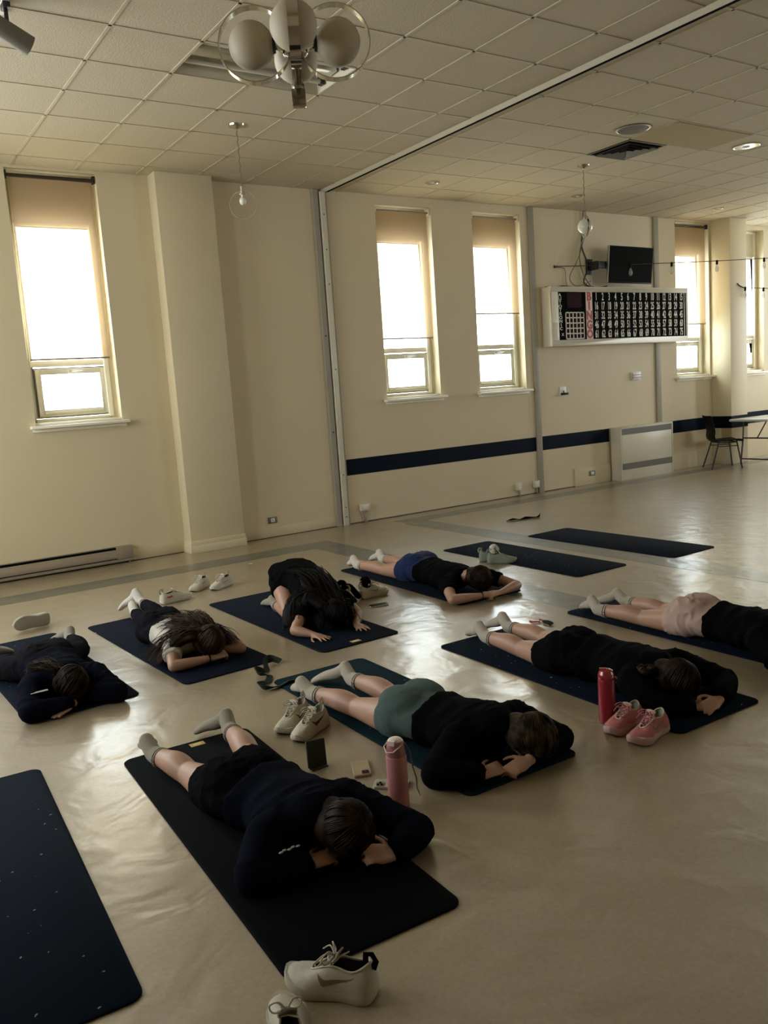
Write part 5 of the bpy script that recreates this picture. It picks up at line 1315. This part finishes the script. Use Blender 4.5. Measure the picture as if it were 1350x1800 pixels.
def slab(a, w_, l_, t_, r_=0.009, z=0.0):
    pts = []
    for (cx, cy, a0) in ((w_/2-r_, l_/2-r_, 0), (-w_/2+r_, l_/2-r_, 90), (-w_/2+r_, -l_/2+r_, 180), (w_/2-r_, -l_/2+r_, 270)):
        for k in range(6): an = radians(a0+18*k); pts.append((cx+r_*cos(an), cy+r_*sin(an)))
    n = len(pts); lv = [(z, 0.97), (z+t_*0.25, 1.0), (z+t_*0.75, 1.0), (z+t_, 0.97)]
    vs = [(x*s_, y*s_, zz) for zz, s_ in lv for x, y in pts]
    fs = [tuple(range(n-1, -1, -1)), tuple(3*n+i for i in range(n))]+[(j*n+i, j*n+(i+1) % n, (j+1)*n+(i+1) % n, (j+1)*n+i) for j in range(3) for i in range(n)]
    a.add(vs, fs)
M['gold_case'] = mat('beige_gold_case', (0.40, 0.30, 0.19), 0.35)
T = thing('mobile_phone', 'beige gold phone lying face down near the pink bottle', 'mobile phone', (1.757, 3.01, 0.0), radians(-26))
a = Acc(); slab(a, 0.075, 0.15, 0.012); a.obj('phone_case', M['gold_case'], T)
a = Acc(); slab(a, 0.032, 0.030, 0.004, 0.007, 0.011); a.v = [(x+0.014, y-0.052, z) for x, y, z in a.v]; cb = a.obj('camera_bump', M['sh_maroon'], T)
for q in ((0.007, -0.052), (0.021, -0.052)): Acc().lathe([(0.005, 0.015), (0.005, 0.0165), (0.002, 0.017)], 14, Matrix.Translation((q[0], q[1], 0))).obj('camera_lens', M['screen'], cb)
T = thing('mobile_phone', 'silver phone half hidden behind the pink bottle', 'mobile phone', (1.775, 2.80, 0.0), radians(48))
a = Acc(); slab(a, 0.072, 0.147, 0.010); a.obj('phone_case', mat('silver_case', (0.42, 0.40, 0.33), 0.3), T)
a = Acc(); slab(a, 0.036, 0.036, 0.004, 0.008, 0.009); a.v = [(x-0.012, y+0.046, z) for x, y, z in a.v]; cb = a.obj('camera_bump', M['steel'], T)
for q in ((-0.020, 0.054), (-0.004, 0.046), (-0.020, 0.038)): Acc().lathe([(0.006, 0.013), (0.006, 0.0155), (0.002, 0.016)], 14, Matrix.Translation((q[0], q[1], 0))).obj('camera_lens', M['screen'], cb)
T = thing('mobile_phone', 'black phone with silver edge lying by the cream sneakers, screen up', 'mobile phone', (3.364, 5.315, 0.0), radians(-72)+pi/2+radians(60))
a = Acc(); slab(a, 0.072, 0.148, 0.010); a.obj('phone_case', M['steel'], T)
a = Acc(); slab(a, 0.067, 0.143, 0.001, 0.008, 0.0098); a.obj('screen', M['screen'], T)
# thin dark case standing on its edge
T = thing('card_case', 'thin matt black rectangular case standing on its edge by the maroon sneakers', 'case', (1.625, 3.165, 0.0), radians(3))
mt = Matrix.Rotation(radians(-14), 4, 'X') @ Matrix.Rotation(radians(6), 4, 'Y') @ Matrix.Translation((0, 0, 0.060)) @ Matrix.Rotation(radians(90), 4, 'X')
a = Acc(); slab(a, 0.095, 0.118, 0.010, 0.006); a.v = [tuple(mt @ V(p)) for p in a.v]; a.obj('cover', mat('matt_black_cover', (0.018, 0.018, 0.014), 0.7), T)
a = Acc(); a.box((-0.040, -0.030, 0.0), (0.040, 0.0, 0.004)); a.tube([(0, -0.002, 0.002), (0, 0.03, 0.0015)], 0.0015, 6); a.obj('foot_flap', M['sh_dark'], T)

def ribbon(name, lab, pts, wd, m, cat, th=0.003):
    """a limp strap: points with a twist angle each"""
    P = []; K = [(V(p), tw) for p, tw in pts]
    for i in range(len(K)-1):
        p0 = K[max(i-1, 0)]; p1 = K[i]; p2 = K[i+1]; p3 = K[min(i+2, len(K)-1)]
        for j in range(6):
            t = j/6; P.append((0.5*((2*p1[0])+(p2[0]-p0[0])*t+(2*p0[0]-5*p1[0]+4*p2[0]-p3[0])*t*t+(3*p1[0]-3*p2[0]+p3[0]-p0[0])*t*t*t), p1[1]+(p2[1]-p1[1])*t))
    P.append(K[-1]); vs = []; fs = []; og = K[0][0].copy(); og.z = 0
    for i, (p, tw) in enumerate(P):
        t = (P[min(i+1, len(P)-1)][0]-P[max(i-1, 0)][0]).normalized(); sd = t.cross(V((0, 0, 1))).normalized(); nn = sd.cross(t)
        s1 = sd*cos(tw)+nn*sin(tw); n1 = nn*cos(tw)-sd*sin(tw)
        for (q, r_) in ((-1, -1), (1, -1), (1, 1), (-1, 1)): vs.append(p+s1*(q*wd/2)+n1*(r_*th/2))
    zmin = min(v.z for v in vs)
    vs = [V((v.x, v.y, max(0.001, v.z)))-og for v in vs]
    for i in range(len(P)-1):
        for k in range(4): fs.append((i*4+k, i*4+(k+1) % 4, (i+1)*4+(k+1) % 4, (i+1)*4+k))
    fs.append((3, 2, 1, 0)); e = (len(P)-1)*4; fs.append((e, e+1, e+2, e+3))
    o = Acc().add(vs, fs).obj(name, m, None, loc=og)
    return tag(o, lab, cat)
M['strap'] = mat('grey_green_webbing', (0.022, 0.028, 0.023), 0.9, spec=0.1, bump=0.4, bscale=200)
M['strap_dark'] = mat('dark_webbing', (0.010, 0.008, 0.006), 0.9, spec=0.1, bump=0.4, bscale=200)
ribbon('exercise_strap', 'grey-green fabric strap dropped in loops at the corner of the teal mat', [((2.17, 4.60, 0.015), 0.4), ((2.13, 4.67, 0.03), 1.2), ((2.07, 4.60, 0.03), 0.8), ((2.03, 4.51, 0.012), 0.2), ((1.97, 4.52, 0.03), 1.3), ((1.95, 4.44, 0.03), 1.0), ((2.00, 4.41, 0.012), 0.1), ((1.95, 4.33, 0.010), 0.2),
    ((1.88, 4.29, 0.02), 0.9), ((1.88, 4.22, 0.02), 1.1), ((1.95, 4.21, 0.010), 0.2), ((2.04, 4.24, 0.014), 0.3), ((2.10, 4.22, 0.014), 0.1)], 0.038, M['strap'], 'strap')
ribbon('exercise_strap', 'dark twisted strap lying on the floor beyond the empty speckled mat', [((6.56, 7.42, 0.012), 0.2), ((6.62, 7.40, 0.02), 0.6), ((6.70, 7.38, 0.012), 0.1), ((6.80, 7.37, 0.012), 0.9), ((6.92, 7.33, 0.012), 0.2), ((7.0, 7.33, 0.025), 1.1)], 0.055, M['strap_dark'], 'strap', 0.006)
# little things
T = thing('key_lanyard', 'small bunch of keys on a red cord on the floor by the cream-socked feet', 'keys', (3.86, 4.06, 0.0))
Acc().tube([(-0.02, 0.10, 0.004), (-0.03, 0.06, 0.008), (0.0, 0.03, 0.006), (0.03, 0.06, 0.014), (0.04, 0.02, 0.008), (0.01, -0.01, 0.006)], 0.005, 7).obj('cord', M['red'], T)
Acc().ball((0.02, -0.03, 0.012), (0.022, 0.050, 0.012), 14).obj('fob', M['strap'], T)
Acc().tube([(0.0, -0.02, 0.004), (-0.01, -0.07, 0.004)], 0.008, 8, flat=0.3).obj('key', M['steel'], T)
o = Acc().box((-0.05, -0.008, 0), (0.03, 0.008, 0.004)).box((-0.05, -0.009, 0.0), (-0.015, 0.009, 0.006)).obj('fabric_tab', M['sh_cream'], None, loc=(1.53, 6.23, 0.0), bevel=0.001); o.rotation_euler = (0, 0, radians(-20))
tag(o, 'narrow pale tab lying at the back corner of the mat with long-haired person in white', 'tab')
a = Acc(); n = 9; vs = []
for i in range(n):
    for j in range(5): vs.append((i*0.006-0.025+0.003*sin(j*2), j*0.006-0.012, 0.003+0.006*abs(sin(i*1.3+j*0.9))))
a.add(vs, [(i*5+j, i*5+j+1, (i+1)*5+j+1, (i+1)*5+j) for i in range(n-1) for j in range(4)]); o = a.obj('paper_scrap', M['white'], None, loc=(3.386, 7.673, 0.0)); tag(o, 'crumpled scrap of white paper on the floor beyond the kneeling person', 'paper')
